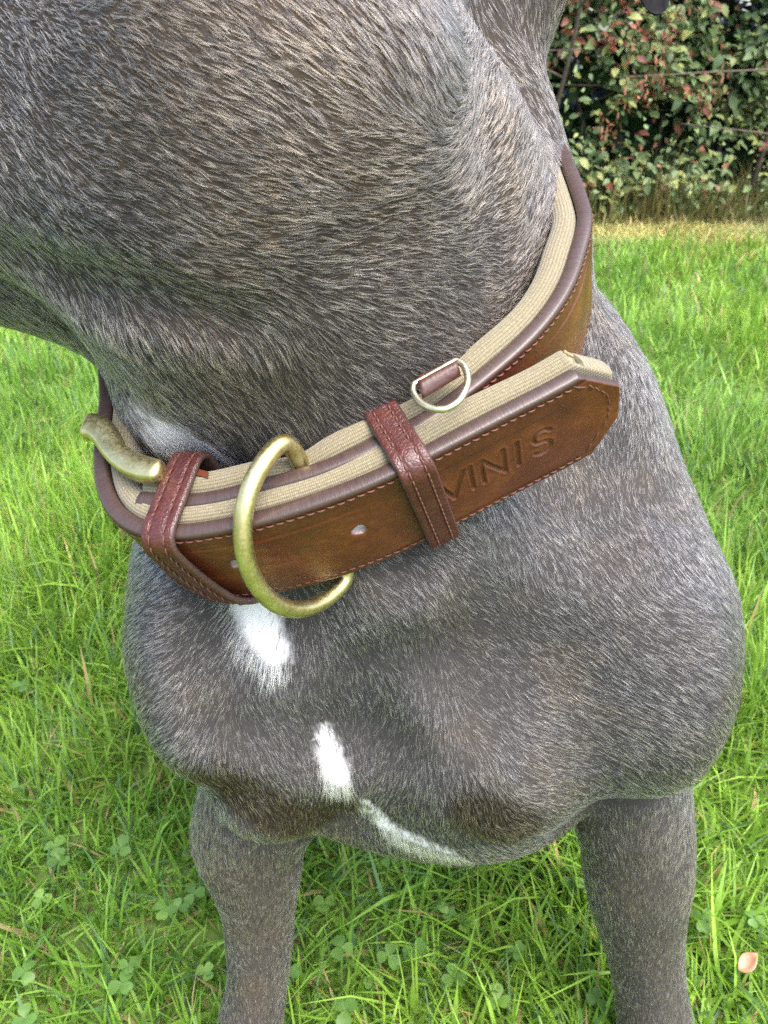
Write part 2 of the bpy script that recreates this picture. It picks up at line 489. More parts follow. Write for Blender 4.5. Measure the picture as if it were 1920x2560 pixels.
if FUR:
    ap = trace([a[0] for a in FLOW], [a[1] for a in FLOW])
    an = sdf_normal(ap)
    ad = np.stack([math.cos(math.radians(a[2])) * np.array([1.0, 0, 0]) - math.sin(math.radians(a[2])) * _u for a in FLOW])
    # the far side of the body, out of the photograph: hair runs back and down
    ex = np.array([(.16, .45, .40), (-.10, .45, .40), (.05, .5, .50), (.05, .8, .5), (.16, .8, .35), (-.05, .8, .35), (0, .45, .27), (.05, .7, .29), (.0, .40, .60), (-.05, .38, .70), (-.25, .35, .62)])
    ed = np.array([(.1, .7, -.6), (-.1, .7, -.6), (0, 1, -.1), (0, 1, -.1), (0, .6, -.7), (0, .6, -.7), (0, 1, 0), (0, 1, 0), (.1, .6, -.8), (.5, .6, -.3), (1, .1, 0)], float)
    ap = np.concatenate([ap, ex]); ad = np.concatenate([ad, ed]); an = np.concatenate([an, sdf_normal(ex)])
    tri = np.concatenate([DF[:, [0, 1, 2]], DF[:, [0, 2, 3]]])
    A_, B_, C_ = DV[tri[:, 0]], DV[tri[:, 1]], DV[tri[:, 2]]
    cr = np.cross(B_ - A_, C_ - A_); area = np.linalg.norm(cr, axis=1) / 2
    cen = (A_ + B_ + C_) / 3
    dens = np.where(cen[:, 1] < .36, 1.0, np.where(cen[:, 1] < .5, .45, .12))
    dens = np.where((cen[:, 2] > .70), .25, dens)
    dens = np.where((cen[:, 0] < -.22), .25, dens)
    dens = np.where(cen[:, 2] < .22, dens * 1.7, np.where(cen[:, 2] < .46, dens * 1.25, dens))
    NH = HAIRS
    w = area * dens; w /= w.sum()
    ti = rng.choice(len(tri), NH, p=w)
    r1 = np.sqrt(rng.random(NH)); r2 = rng.random(NH)
    root = A_[ti] * (1 - r1)[:, None] + B_[ti] * (r1 * (1 - r2))[:, None] + C_[ti] * (r1 * r2)[:, None]
    VN = sdf_normal(DV)
    nrm = VN[tri[ti, 0]] * (1 - r1)[:, None] + VN[tri[ti, 1]] * (r1 * (1 - r2))[:, None] + VN[tri[ti, 2]] * (r1 * r2)[:, None]
    nrm /= np.linalg.norm(nrm, axis=1, keepdims=True)
    # flow
    flow = np.zeros((NH, 3))
    for k in range(0, NH, 20000):
        q = root[k:k + 20000]
        d2 = ((q[:, None, :] - ap[None]) ** 2).sum(-1)
        ww = (1.0 / (d2 + 1e-4)) ** 2.2 * np.clip(.25 + (nrm[k:k + 20000] @ an.T), .02, None)
        flow[k:k + 20000] = (ww @ ad) / ww.sum(1, keepdims=True)
    wob = np.stack([vnoise(root * 70, 21 + i) for i in range(3)], 1) - .5
    flow = flow / (np.linalg.norm(flow, axis=1, keepdims=True) + 1e-6) + wob * .45 + rng.normal(0, .06, (NH, 3))
    flow -= (flow * nrm).sum(1, keepdims=True) * nrm
    flow /= np.linalg.norm(flow, axis=1, keepdims=True) + 1e-6
    wm = seg_mask(root + flow * -.004 + rng.normal(0, .0011, (NH, 3)), WHITE)
    white = wm > rng.random(NH) * .8 + .1
    L = np.where(root[:, 2] > .46, .0062, .0052) * np.exp(rng.normal(0, .22, NH)) * np.where(white, 1.9, 1.0)
    L *= np.where(root[:, 2] < .22, .80, 1.0)
    L *= np.where(cen[ti, 1] > .5, 1.3, 1.0)
    lift = np.clip(rng.normal(.23, .08, NH), .08, .6) * np.where(white, .8, 1)
    # locks: tips lean towards a common guide
    from mathutils import kdtree
    NG = NH // 6
    gi = rng.choice(NH, NG, replace=False)
    kd = kdtree.KDTree(NG)
    for j, i_ in enumerate(gi): kd.insert(root[i_], j)
    kd.balance()
    near = np.array([kd.find(q)[1] for q in root.tolist()])
    g = gi[near]
    K = 5
    t = np.linspace(0, 1, K)
    pos = np.zeros((NH, K, 3), np.float32)
    gtip = root[g] + flow[g] * L[g][:, None]
    own = root + flow * L[:, None]
    pull = (gtip - own); pull -= (pull * nrm).sum(1, keepdims=True) * nrm
    pull *= np.minimum(1, .0035 / (np.linalg.norm(pull, axis=1, keepdims=True) + 1e-9))
    cl = rng.uniform(.2, .8, NH)[:, None]
    bend = rng.normal(0, .10, NH)[:, None] * np.cross(nrm, flow)
    for i, tt in enumerate(t):
        pos[:, i] = root + (L * tt)[:, None] * (flow + bend * tt) + (L * lift * (tt - .55 * tt * tt))[:, None] * nrm + pull * cl * tt ** 1.5 - nrm * .0004
    # keep hair out from under the skin where it is hollow
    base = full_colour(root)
    u = rng.random(NH)
    lock = rng.random(NH)[g]
    shade = np.exp(rng.normal(0, .36, NH) + (lock - .5) * 1.1)
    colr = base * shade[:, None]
    light = u < .27
    colr[light] = np.array([.26, .25, .235]) * np.exp(rng.normal(0, .3, light.sum()))[:, None] * (base[light] / base[light].mean(1, keepdims=True)) * np.clip(base[light].mean(1, keepdims=True) / .075, .2, 1)
    dark = u > .72
    colr[dark] = np.array([.016, .015, .017])
    colr[white] = np.array([.74, .72, .68]) * rng.uniform(.75, 1.0, white.sum())[:, None]
    colr = np.clip(colr, .01, .92)
    hc = bpy.data.hair_curves.new('fur')
    hc.add_curves([K] * NH)
    hc.points.foreach_set('position', pos.reshape(-1))
    rad = np.outer(np.float64(.000105) * np.exp(rng.normal(0, .25, NH)) * np.where(white, 1.2, 1.0) * np.where(cen[ti, 1] > .5, 2, 1), np.array([1, 1, .9, .65, .15])).astype(np.float32)
    hc.points.foreach_set('radius', rad.reshape(-1))
    colattr(hc, 'coat', colr, 'CURVE')
    fm = Mat('dog fur')
    fm.nt.nodes.remove(fm.b)
    hb = fm.n('ShaderNodeBsdfHairPrincipled')
    hb.model = 'CHIANG'; hb.parametrization = 'COLOR'
    hb.inputs['Roughness'].default_value = .5
    hb.inputs['Radial Roughness'].default_value = .55
    hb.inputs['Coat'].default_value = 0.0
    hb.inputs['IOR'].default_value = 1.5
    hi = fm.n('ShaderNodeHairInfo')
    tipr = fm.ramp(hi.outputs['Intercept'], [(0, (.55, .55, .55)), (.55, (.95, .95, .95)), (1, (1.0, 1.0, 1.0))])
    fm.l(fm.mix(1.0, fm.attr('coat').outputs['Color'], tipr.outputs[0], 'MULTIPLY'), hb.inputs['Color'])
    fm.l(hb.outputs[0], fm.out.inputs[0])
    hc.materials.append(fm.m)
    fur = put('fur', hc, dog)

# ears, eyes, nose: mostly outside the photograph
em = Mat('ear skin'); en = em.noise(90, 3)
em.l(em.ramp(en.outputs[0], [(.3, (.006, .006, .007)), (.7, (.016, .015, .016))]).outputs[0], em.b.inputs['Base Color']); em.set(Roughness=1.0); em.b.inputs['Specular IOR Level'].default_value = .05
def make_ear(b0, b1, tip, out):
    """folded flap from a base line to a rounded tip"""
    b0, b1, tip, out = map(np.asarray, (b0, b1, tip, out))
    n, m = 14, 9; V = []
    for lay in (0, 1):
        for i in range(n):
            t = math.sin(math.pi / 2 * i / (n - 1)); w = math.sqrt(max(0, 1 - t ** 4))
            for j in range(m):
                q = j / (m - 1) - .5
                c = (b0 + b1) / 2 * (1 - t) + tip * t
                V.append(c + (b1 - b0) * q * max(w, .02) + out * (.030 * math.sin(math.pi * min(1, t * .9 + .05)) - .03 * (2 * q) ** 2 * (1 - t) * .5 + (.0022 if lay else -.0022) * max(w, .1)))
    F = []
    for lay in (0, 1):
        for i in range(n - 1):
            for j in range(m - 1):
                a = lay * n * m + i * m + j; f = (a, a + 1, a + m + 1, a + m)
                F.append(f if lay else f[::-1])
    bd = [j for j in range(m)] + [i * m + m - 1 for i in range(1, n)] + [(n - 1) * m + j for j in range(m - 2, -1, -1)] + [i * m for i in range(n - 2, 0, -1)]
    F += [(bd[i], bd[i - 1], bd[i - 1] + n * m, bd[i] + n * m) for i in range(len(bd))]
    return mesh('ear', np.array(V), F, em.m)
put('ear', make_ear(P(1250, -330, .35), P(1420, -120, .40), P(1592, 30, .345), unit((.9, .3, .4))), dog)
def meet(a, b):
    """where a line from a towards b enters the body"""
    t = np.linspace(0, 1, 400)[:, None]
    q = np.asarray(a) * (1 - t) + np.asarray(b) * t
    return q[np.argmax(dog_sdf(q) < 0)]
e0, e1 = meet((-.03, .62, .78), (-.06, .40, .66)), meet((.03, .62, .74), (-.03, .40, .65))
put('ear', make_ear(e0, e1, (e0 + e1) / 2 + [.035, .055, -.055], unit((.1, .9, .4))), dog)
nm = Mat('nose leather'); nm.set(**{'Base Color': (.02, .018, .02, 1), 'Roughness': .35}); nb = nm.noise(500, 2); nm.l(nm.bump(nb.outputs[0], .4, .0008), nm.b.inputs['Normal'])
nc = meet((-.55, .368, .61), (-.2, .37, .61))
NV, NF = polygonise(lambda p: smin(ell(p.astype(np.float32), nc, (.014, .026, .017)), ell(p.astype(np.float32), nc - [0, 0, .018], (.012, .010, .014)), .01), nc - .05, nc + .05, .0025)
put('nose', mesh('nose', NV, NF, nm.m), dog)
ym = Mat('eye'); ym.set(**{'Base Color': (.05, .022, .008, 1), 'Roughness': .08})
for a_, b_ in (((-.17, .15, .72), (-.13, .38, .65)), ((-.17, .62, .74), (-.13, .40, .65))):
    q = meet(a_, b_)
    EV, EF = polygonise(lambda p: ell(p.astype(np.float32), q, (.011, .011, .010)), q - .016, q + .016, .0016)
    put('eye', mesh('eye', EV, EF, ym.m), dog)

# ------------------------------------------------------------------ collar
def spline(pts, step=.0005):
    """Catmull-Rom through points, resampled by arc length"""
    p = np.asarray(pts, float)
    p = np.concatenate([[2 * p[0] - p[1]], p, [2 * p[-1] - p[-2]]])
    out = []
    for i in range(1, len(p) - 2):
        t = np.linspace(0, 1, 60, endpoint=False)[:, None]
        a, b, c, d = p[i - 1], p[i], p[i + 1], p[i + 2]
        out.append(.5 * (2 * b + (c - a) * t + (2 * a - 5 * b + 4 * c - d) * t ** 2 + (3 * b - a - 3 * c + d) * t ** 3))
    q = np.concatenate(out + [p[-2][None]])
    s = np.concatenate([[0], np.cumsum(np.linalg.norm(np.diff(q, axis=0), axis=1))])
    n = max(4, int(s[-1] / step))
    u = np.linspace(0, s[-1], n)
    return np.stack([np.interp(u, s, q[:, k]) for k in range(q.shape[1])], 1), u
def smooth_open(q, n):
    k = np.ones(n) / n
    r = np.pad(q, ((n // 2, n // 2), (0, 0)), mode='reflect', reflect_type='odd')
    return np.stack([np.convolve(r[:, i], k, 'valid') for i in range(q.shape[1])], 1)[:len(q)]
def tube(path, rad, nseg=12, closed=False, up=AX, flat=(1, 1)):
    """swept rod; rad a number or one per point; flat = (width factor across up, along up)"""
    path = np.asarray(path, float); M = len(path)
    T = np.roll(path, -1, 0) - np.roll(path, 1, 0) if closed else np.gradient(path, axis=0)
    T /= np.linalg.norm(T, axis=1, keepdims=True)
    B = np.cross(T, up); B /= np.linalg.norm(B, axis=1, keepdims=True) + 1e-9
    U = np.cross(B, T)
    rad = np.broadcast_to(rad, (M,))
    a = np.linspace(0, 2 * math.pi, nseg, endpoint=False)
    V = path[:, None] + rad[:, None, None] * (np.cos(a)[None, :, None] * B[:, None] * flat[0] + np.sin(a)[None, :, None] * U[:, None] * flat[1])
    V = V.reshape(-1, 3)
    F = [(i * nseg + j, i * nseg + (j + 1) % nseg, ((i + 1) % M) * nseg + (j + 1) % nseg, ((i + 1) % M) * nseg + j) for i in range(M if closed else M - 1) for j in range(nseg)]
    if not closed:
        F += [tuple(range(nseg))[::-1], tuple((M - 1) * nseg + j for j in range(nseg))]
    return V, F
def merge(parts):
    V = []; F = []; o = 0
    for v, f in parts:
        V.append(np.asarray(v)); F += [tuple(int(i) + o for i in q) for q in f]; o += len(v)
    return np.concatenate(V), F

if COLLAR:
    TL, TP, WD = .0060, .0098, .048
    inner_px = [(345, 1245), (430, 1252), (509, 1247), (585, 1229), (680, 1203), (765, 1182), (867, 1142), (949, 1101), (1059, 1047), (1125, 1000), (1192, 948), (1265, 888), (1329, 828), (1385, 759), (1424, 690), (1450, 600), (1460, 520)]
    back_ab = [(.133, .180, -.006), (.122, .214, -.020), (.080, .236, -.034), (.039, .250, -.042), (.0, .240, -.046), (-.03, .217, -.046), (-.056, .192, -.042), (-.078, .160, -.030), (-.082, .118, -.008)]
    tail_px = [(262, 999), (250, 1095), (250, 1183), (270, 1255), (314, 1301), (370, 1325), (442, 1328), (560, 1311), (662, 1288), (816, 1239), (950, 1185), (1085, 1118), (1243, 1036), (1372, 970), (1470, 915), (1545, 870)]
    ctrl = [on_plane(*q) for q in inner_px] + [ring(*q) for q in back_ab] + [on_plane(*q) for q in tail_px]
    SP, SU = spline(ctrl)
    SP = smooth_open(SP, 41)
    ST = np.gradient(SP, axis=0); ST /= np.linalg.norm(ST, axis=1, keepdims=True)
    SN = np.cross(ST, AX); SN /= np.linalg.norm(SN, axis=1, keepdims=True)
    SLEN = SU[-1]
    def frame(s):
        s = np.asarray(s, float)
        f = lambda A: np.stack([np.interp(s, SU, A[:, k]) for k in range(3)], -1)
        ext = np.maximum(s - SLEN, 0)[..., None]
        return f(SP) + ext * f(ST), f(ST), f(SN)
    def pos(s, n, w):
        """point on the strap: s along it, n outwards, w up from the top edge"""
        p, t, nn = frame(s)
        return p + np.asarray(n)[..., None] * nn + np.asarray(w)[..., None] * AX
    def project(p):
        v = p - CAM; D = v @ _f
        return np.stack([960 + FPX * v[..., 0] / D, 1280 - FPX * (v @ _u) / D], -1)
    TAIL0 = SLEN - .215
    gs = np.arange(TAIL0 - .06, SLEN, .0005); gw = np.arange(0, -WD, -.0005)
    GS, GW = np.meshgrid(gs, gw, indexing='ij')
    GP = project(pos(GS, np.full(GS.shape, TL / 2), GW))
    def locate(px, py):
        k = ((GP - np.array([px, py])) ** 2).sum(-1).argmin()
        return GS.flat[k], GW.flat[k]
    s_tip = locate(1540, 1010)[0] + .0005
    print('strap length', SLEN, 'tip', s_tip, 'corner', locate(1437, 935), locate(1492, 1125))
    CH = .017
    def s_end(w):
        """chamfered point of the strap"""
        up = np.clip((w + .0165) / .0165, 0, 1); dn = np.clip((-.033 - w) / .015, 0, 1)
        return s_tip - CH * up - .012 * dn
    # lettering pressed into the leather: strokes in (letter x, letter y), one unit high
    sI, wI = locate(1181, 1193); sN, wN = locate(1235, 1173); sI2, wI2 = locate(1297, 1146); sS, wS = locate(1355, 1116); sV = locate(1128, 1205)[0]
    LH = .0135
    ang = np.linspace(0, 1, 24)
    Spts = [(.27 * math.cos(a) + .02, .73 + .25 * math.sin(a)) for a in np.radians(np.linspace(25, 250, 12))] + [(.27 * math.cos(a) - .0, .25 + .25 * math.sin(a)) for a in np.radians(np.linspace(75, -155, 12))]
    strokes = []
    for s0, ch in ((sV, 'V'), (sI, 'I'), (sN, 'N'), (sI2, 'I'), (sS, 'S')):
        L = {'V': [[(-.40, 1), (0, 0)], [(0, 0), (.40, 1)]], 'I': [[(0, 0), (0, 1)]], 'N': [[(-.33, 0), (-.33, 1)], [(-.33, 1), (.33, 0)], [(.33, 0), (.33, 1)]],
             'S': [[Spts[i], Spts[i + 1]] for i in range(len(Spts) - 1)]}[ch]
        for a, b in L:
            strokes.append((s0 + a[0] * LH, -.030 + a[1] * LH, s0 + b[0] * LH, -.030 + b[1] * LH))
    holes = [locate(897, 1326), locate(592, 1412)]
    holes += [(2 * holes[1][0] - holes[0][0], holes[0][1])]
    def relief(s, w):
        """depth of pressing, holes and stitch grooves at a place of the outer face; returns depth, hole mask, letter mask"""
        d = np.full(s.shape, 1.0)
        for (a, b, c, e) in strokes:
            vx, vy = c - a, e - b
            t = np.clip(((s - a) * vx + (w - b) * vy) / (vx * vx + vy * vy), 0, 1)
            d = np.minimum(d, np.hypot(s - a - t * vx, w - b - t * vy))
        let = np.clip((.00105 - d) / .0005, 0, 1); let = let * let * (3 - 2 * let)
        rim = np.clip((.0022 - d) / .0010, 0, 1) * (1 - let)
        hole = np.zeros(s.shape); hr = np.zeros(s.shape)
        for (a, b) in holes:
            q = np.hypot((s - a), (w - b)) + .0003 * np.sin(np.arctan2(w - b, s - a) * 3 + a * 999)
            hole = np.maximum(hole, np.clip((.0027 - q) / .0006, 0, 1)); hr = np.maximum(hr, np.clip((.0042 - q) / .0018, 0, 1))
        gr = np.maximum(np.exp(-((w + .0030) / .0007) ** 2), np.exp(-((w + WD - .0030) / .0007) ** 2))
        return .00062 * let + .0036 * hole - .00022 * rim + .0003 * hr + .00035 * gr, hole, let
    # profile of the leather band: front face across, then round the edges and the back
    nf = 112
    wf = np.linspace(-.0012, -WD + .0012, nf)
    prof = [(TL / 2, w, 0) for w in wf]
    prof += [(TL / 2 - .0012 + .0012 * math.cos(a), -WD + .0012 - .0012 * math.sin(a), 1) for a in np.radians([25, 50, 75, 90])]
    prof += [(-TL / 2 + .0015, -WD, 1), (-TL / 2, -WD + .001, 1), (-TL / 2, -WD / 2, 1), (-TL / 2, -.0015, 1)]
    prof += [(-TL / 2 + .0015 * (1 - math.cos(a)), .0004 - .0012 * (1 - math.sin(a)), 1) for a in np.radians([20, 55, 90])]
    prof += [(0, .0007, 1)]
    prof += [(TL / 2 - .0014 + .0014 * math.cos(a), -.0012 + .0016 * math.sin(a), 1) for a in np.radians([90, 68, 45, 24, 10])]
    prof = np.array(prof)
    def band(s0, s1, step, tip):
        ss = np.arange(s0, s1, step); M = len(ss); K = len(prof)
        S = ss[:, None].repeat(K, 1); W = prof[None, :, 1].repeat(M, 0); Nn = prof[None, :, 0].repeat(M, 0)
        if tip:
            e = s_end(np.clip(W, -WD, 0)); k0 = s_tip - .03
            S = np.where(S > k0, k0 + (S - k0) * (e - k0) / (s1 - step - k0), S)
        dep, hole, let = relief(S, W)
        face = (prof[None, :, 2] == 0)
        Nn = Nn - np.where(face, dep, 0) + .0005 * np.sin(S * 41) * (W < -.01)
        if tip:            # rounded off end
            S = np.concatenate([S, S[-1:] + .0007, S[-1:] + .0010]); Nn = np.concatenate([Nn, Nn[-1:] * .7, Nn[-1:] * 0]); W = np.concatenate([W, W[-1:] * .995, W[-1:] * .99]); M += 2
            hole = np.concatenate([hole, hole[-1:] * 0, hole[-1:] * 0]); let = np.concatenate([let, let[-1:] * 0, let[-1:] * 0])
        V = pos(S, Nn, W).reshape(-1, 3)
        F = np.array([(i * K + j, i * K + (j + 1) % K, (i + 1) * K + (j + 1) % K, (i + 1) * K + j) for i in range(M - 1) for j in range(K)])
        edge = (~face).repeat(M, 0).astype(float)
        if tip: edge[-2:] = 1
        C = np.stack([edge, np.where(face, hole, 0), -W / WD + 0 * S], -1).reshape(-1, 3)
        cap = [[M * K - K + j for j in range(K)], [j for j in range(K)][::-1]]
        UV = np.stack([S, W, let * face], -1).reshape(-1, 3)
        return V, F, C, UV, cap, K, M
    lm = Mat('collar leather')
    at = lm.attr('zone'); sep = lm.n('ShaderNodeSeparateColor'); lm.l(at.outputs['Color'], sep.inputs[0])
    uv = lm.attr('along').outputs['Vector']
    big = lm.noise(55, 3, .55, uv); mid = lm.noise(420, 4, .6, uv); fine = lm.noise(1500, 3, .6, uv)
    tan = lm.ramp(big.outputs[0], [(.28, (.058, .0125, .005)), (.50, (.102, .025, .008)), (.72, (.172, .053, .015))])
    c1 = lm.mix(lm.ramp(mid.outputs[0], [(.35, (0, 0, 0)), (.62, (.5, .5, .5))]).outputs[0], tan.outputs[0], (.052, .014, .006))
    mp = lm.n('ShaderNodeFloatCurve') if False else None
    wv = lm.ramp(sep.outputs[2], [(0.0, (.8, .8, .8)), (.10, (.35, .35, .35)), (.3, (0, 0, 0)), (.66, (.0, .0, .0)), (.9, (.45, .45, .45)), (1.0, (.9, .9, .9))])
    c2 = lm.mix(wv.outputs[0], c1, (.044, .011, .006))
    ep = lm.ramp(lm.noise(700, 3, .5, uv).outputs[0], [(.3, (.040, .024, .020)), (.7, (.056, .034, .029))])
    c3 = lm.mix(sep.outputs[0], c2, ep.outputs[0])
    c4 = lm.mix(sep.outputs[1], c3, (.62, .60, .60))
    lm.l(c4, lm.b.inputs['Base Color'])
    rr = lm.ramp(mid.outputs[0], [(.3, (.25, .25, .25)), (.7, (.40, .40, .40))])
    lm.l(lm.mix(sep.outputs[0], rr.outputs[0], (.34, .34, .34)), lm.b.inputs['Roughness'])
    lb = lm.bump(mid.outputs[0], .35, .0006, lm.bump(fine.outputs[0], .4, .0003))
    bs = lm.n('ShaderNodeMapRange'); lm.l(sep.outputs[0], bs.inputs[0]); bs.inputs[3].default_value = .38; bs.inputs[4].default_value = .03
    lm.l(bs.outputs[0], lb.node.inputs['Strength'])
    lm.l(lb, lm.b.inputs['Normal'])

    collar = empty('dog_collar', tuple(NC))
    tag(collar, 'wide brown leather dog collar with tan padded lining and brass rings round the neck', 'collar')
    V1, F1, C1, U1, cap1, K, M1 = band(0, TAIL0 - .06, .0012, False)
    V2, F2, C2, U2, cap2, K, M2 = band(TAIL0 - .0600, s_tip + .0004, .00042, True)
    # one continuous band: bridge the two densities
    n1 = len(V1)
    br = np.array([((M1 - 1) * K + j, (M1 - 1) * K + (j + 1) % K, n1 + (j + 1) % K, n1 + j) for j in range(K)])
    Vb = np.concatenate([V1, V2]); Fb = np.concatenate([F1, br, F2 + n1])
    me = bpy.data.meshes.new('strap')
    me.from_pydata(Vb.tolist(), [], Fb.tolist() + [[i for i in cap1[1]]])
    me.polygons.foreach_set('use_smooth', np.ones(len(me.polygons), bool))
    me.materials.append(lm.m)
    colattr(me, 'zone', np.concatenate([C1, C2]))
    a = me.attributes.new('along', 'FLOAT_VECTOR', 'POINT'); a.data.foreach_set('vector', np.concatenate([U1, U2]).astype(np.float32).ravel())
    strap = put('strap', me, collar)

    # padding: ribbed knit sewn behind the leather
    pm = Mat('knitted lining')
    pa = pm.attr('along').outputs['Vector']
    mpg = pm.n('ShaderNodeMapping'); mpg.inputs['Scale'].default_value = (1, .25, 1); pm.l(pa, mpg.inputs[0])
    kn = pm.n('ShaderNodeTexWave'); kn.bands_direction = 'X'; kn.inputs['Scale'].default_value = 420; kn.inputs['Distortion'].default_value = 1.5; pm.l(pa, kn.inputs['Vector'])
    nn_ = pm.noise(900, 3, .6, pa)
    pc = pm.mix(pm.ramp(nn_.outputs[0], [(.3, (0, 0, 0)), (.7, (1, 1, 1))]).outputs[0], (.140, .120, .070), (.222, .195, .128))
    pc2 = pm.mix(pm.ramp(pm.attr('rib').outputs['Fac'], [(0, (.85, .85, .85)), (.5, (0, 0, 0))]).outputs[0], pc, (.11, .085, .050))
    pm.l(pc2, pm.b.inputs['Base Color']); pm.set(Roughness=.85)
    pm.b.inputs['Sheen Weight'].default_value = .25
    pm.b.inputs['Specular IOR Level'].default_value = .2
    pm.l(pm.bump(kn.outputs['Fac'], .35, .0004, pm.bump(nn_.outputs[0], .4, .0004)), pm.b.inputs['Normal'])
    pts = []
    a = np.linspace(0, 2 * math.pi, 150, endpoint=False)
    hx = TP / 2; hy = WD / 2 + .0010 - hx * .9
    px_ = -TL / 2 - .0002 - hx + hx * np.cos(a)
    py_ = -WD / 2 + np.sign(np.sin(a)) * (hy + hx * .9 * np.abs(np.sin(a)) ** .8)
    # even arc-length resampling
    cl_ = np.stack([np.append(px_, px_[0]), np.append(py_, py_[0])], 1)
    dl = np.concatenate([[0], np.cumsum(np.linalg.norm(np.diff(cl_, axis=0), axis=1))])
    KP = 330
    uu = np.linspace(0, dl[-1], KP, endpoint=False)
    pn = np.interp(uu, dl, cl_[:, 0]); pw = np.interp(uu, dl, cl_[:, 1])
    rb = .5 + .5 * np.cos(uu / .00135 * 2 * math.pi)            # ribs along the collar
    tn = np.gradient(pn); tw = np.gradient(pw); ln = np.hypot(tn, tw); on, ow = tw / ln, -tn / ln
    amp = (rb ** .5 - .6) * .00032
    pn = pn + on * amp; pw = pw + ow * amp
    ss = np.arange(.0, s_tip + .0036, .0016); M = len(ss)
    S = ss[:, None].repeat(KP, 1); W = pw[None].repeat(M, 0); N_ = pn[None].repeat(M, 0)
    e = s_end(np.clip(W, -WD, 0)) + .0022; k0 = s_tip - .03
    S = np.where(S > k0, k0 + (S - k0) * (e - k0) / (ss[-1] - k0), S)
    # pinches and slack along the lining
    lump = (vnoise(np.stack([ss * 34, ss * 0, ss * 0], 1), 5) - .5)
    sd = locate(790, 1260)[0]
    N_ = N_ + (lump[:, None] * .0018) * ((N_ + TL / 2) / TP)
    # inner strap, where it passes the ring, is squeezed
    pin = np.exp(-((np.linalg.norm(frame(ss)[0] - on_plane(735, 1165), axis=1)) / .010) ** 2)[:, None]
    W = np.where(W > -.01, W - .0035 * pin * (ss[:, None] < .3), W) + np.where(W > -.012, lump[:, None] * .0022, 0)
    nc_ = -TL / 2 - .0002 - TP / 2; wc_ = -WD / 2
    for f_, ds_ in ((.8, .0008), (.45, .0014), (.0, .0016)):      # rounded end of the lining
        S = np.concatenate([S, S[M - 1:M] + ds_]); W = np.concatenate([W, W[M - 1:M] + (1 - f_) * np.where(W[M - 1:M] > -.004, -.003, np.where(W[M - 1:M] < -WD + .004, .003, 0))]); N_ = np.concatenate([N_, nc_ + (N_[M - 1:M] - nc_) * f_])
    M = len(S)
    Vp = pos(S, N_, W).reshape(-1, 3)
    Fp = np.array([(i * KP + j, i * KP + (j + 1) % KP, (i + 1) * KP + (j + 1) % KP, (i + 1) * KP + j) for i in range(M - 1) for j in range(KP)])[:, ::-1]
    me = bpy.data.meshes.new('padding')
    me.from_pydata(Vp.tolist(), [], Fp.tolist() + [list(range(KP))])
    me.polygons.foreach_set('use_smooth', np.ones(len(me.polygons), bool)); me.materials.append(pm.m)
    at_ = me.attributes.new('along', 'FLOAT_VECTOR', 'POINT'); at_.data.foreach_set('vector', np.stack([S, np.broadcast_to(uu, S.shape), 0 * S], -1).reshape(-1).astype(np.float32))
    at_ = me.attributes.new('rib', 'FLOAT', 'POINT'); at_.data.foreach_set('value', np.broadcast_to(rb, S.shape).reshape(-1).astype(np.float32))
    padding = put('padding', me, collar)
    # rolled piping round the lining's point
    ww_ = np.linspace(.0, -WD, 26)
    ee = s_end(ww_) + .0028
    ee = np.convolve(np.pad(ee, 2, mode='edge'), np.ones(5) / 5, 'valid')
    q = [(e_, w_ * 1.01) for e_, w_ in zip(ee, ww_)]
    qq, _ = spline([pos(a_, -TL / 2 - TP * .80, b_ - .0004) for a_, b_ in q], .001)
    pim = Mat('lining piping'); pim.set(**{'Base Color': (.22, .18, .085, 1), 'Roughness': .7})
    put('piping', mesh('piping', *tube(qq, .0007, 10), pim.m), padding)

    # stitching
    tm = Mat('stitch thread')
    tn_ = tm.noise(3000, 2, .5)
    tm.l(tm.ramp(tn_.outputs[0], [(.3, (.062, .018, .011)), (.7, (.115, .041, .026))]).outputs[0], tm.b.inputs['Base Color']); tm.set(Roughness=.6)
    def stitch(p, q, nrm, r=.00036):
        """one thread lying on the leather, dipping in at both ends"""
        p, q = np.asarray(p), np.asarray(q); t = q - p
        h = np.array([-.0003, .00022, .00035, .00022, -.0003])
        path = p + np.linspace(0, 1, 5)[:, None] * t + h[:, None] * nrm
        return tube(path, np.array([.6, 1, 1.05, 1, .6]) * r, 6, up=nrm)
    st = []
    def seam(line, n0, jitter=.00012):
        """line: function t(m) -> (s, w) arrays by arc length"""
        for i in range(len(line) - 1):
            (s0, w0), (s1, w1) = line[i], line[i + 1]
            w0 += rng.normal(0, jitter); w1 += rng.normal(0, jitter)
            a_ = pos(np.array(s0 + .06 * (s1 - s0)), np.array(n0), np.array(w0 + .00035)); b_ = pos(np.array(s1 - .06 * (s1 - s0)), np.array(n0), np.array(w1 - .00035))
            st.append(stitch(a_, b_, frame(np.array(s0))[2]))
    pit = .0036
    ze = .0030
    top = [(s, -ze) for s in np.arange(.0, s_tip - CH + .001, pit)]
    bot = [(s, -WD + ze) for s in np.arange(.0, s_tip - .014, pit)]
    se = top[-1][0]
    tipline = [(se, -ze)] + [(s_tip - .0055 - .010 * (1 - k), -ze - .0125 * k) for k in (.25, .5, .75, 1)] + [(s_tip - .0042, w) for w in np.linspace(-.0195, -.031, 4)] + [(s_tip - .0045 - .010 * k, -.031 - .0135 * k) for k in (.33, .66, 1)]
    nf_ = TL / 2 - .00005
    seam(top, nf_); seam(bot, nf_); seam(tipline, nf_)
    so = put('stitching', mesh('stitching', *merge(st), tm.m), strap); tag(so, kind='stuff')

    # keepers: two leather loops round both layers
    km = Mat('keeper leather')
    kz = km.attr('zone'); ks = km.n('ShaderNodeSeparateColor'); km.l(kz.outputs['Color'], ks.inputs[0])
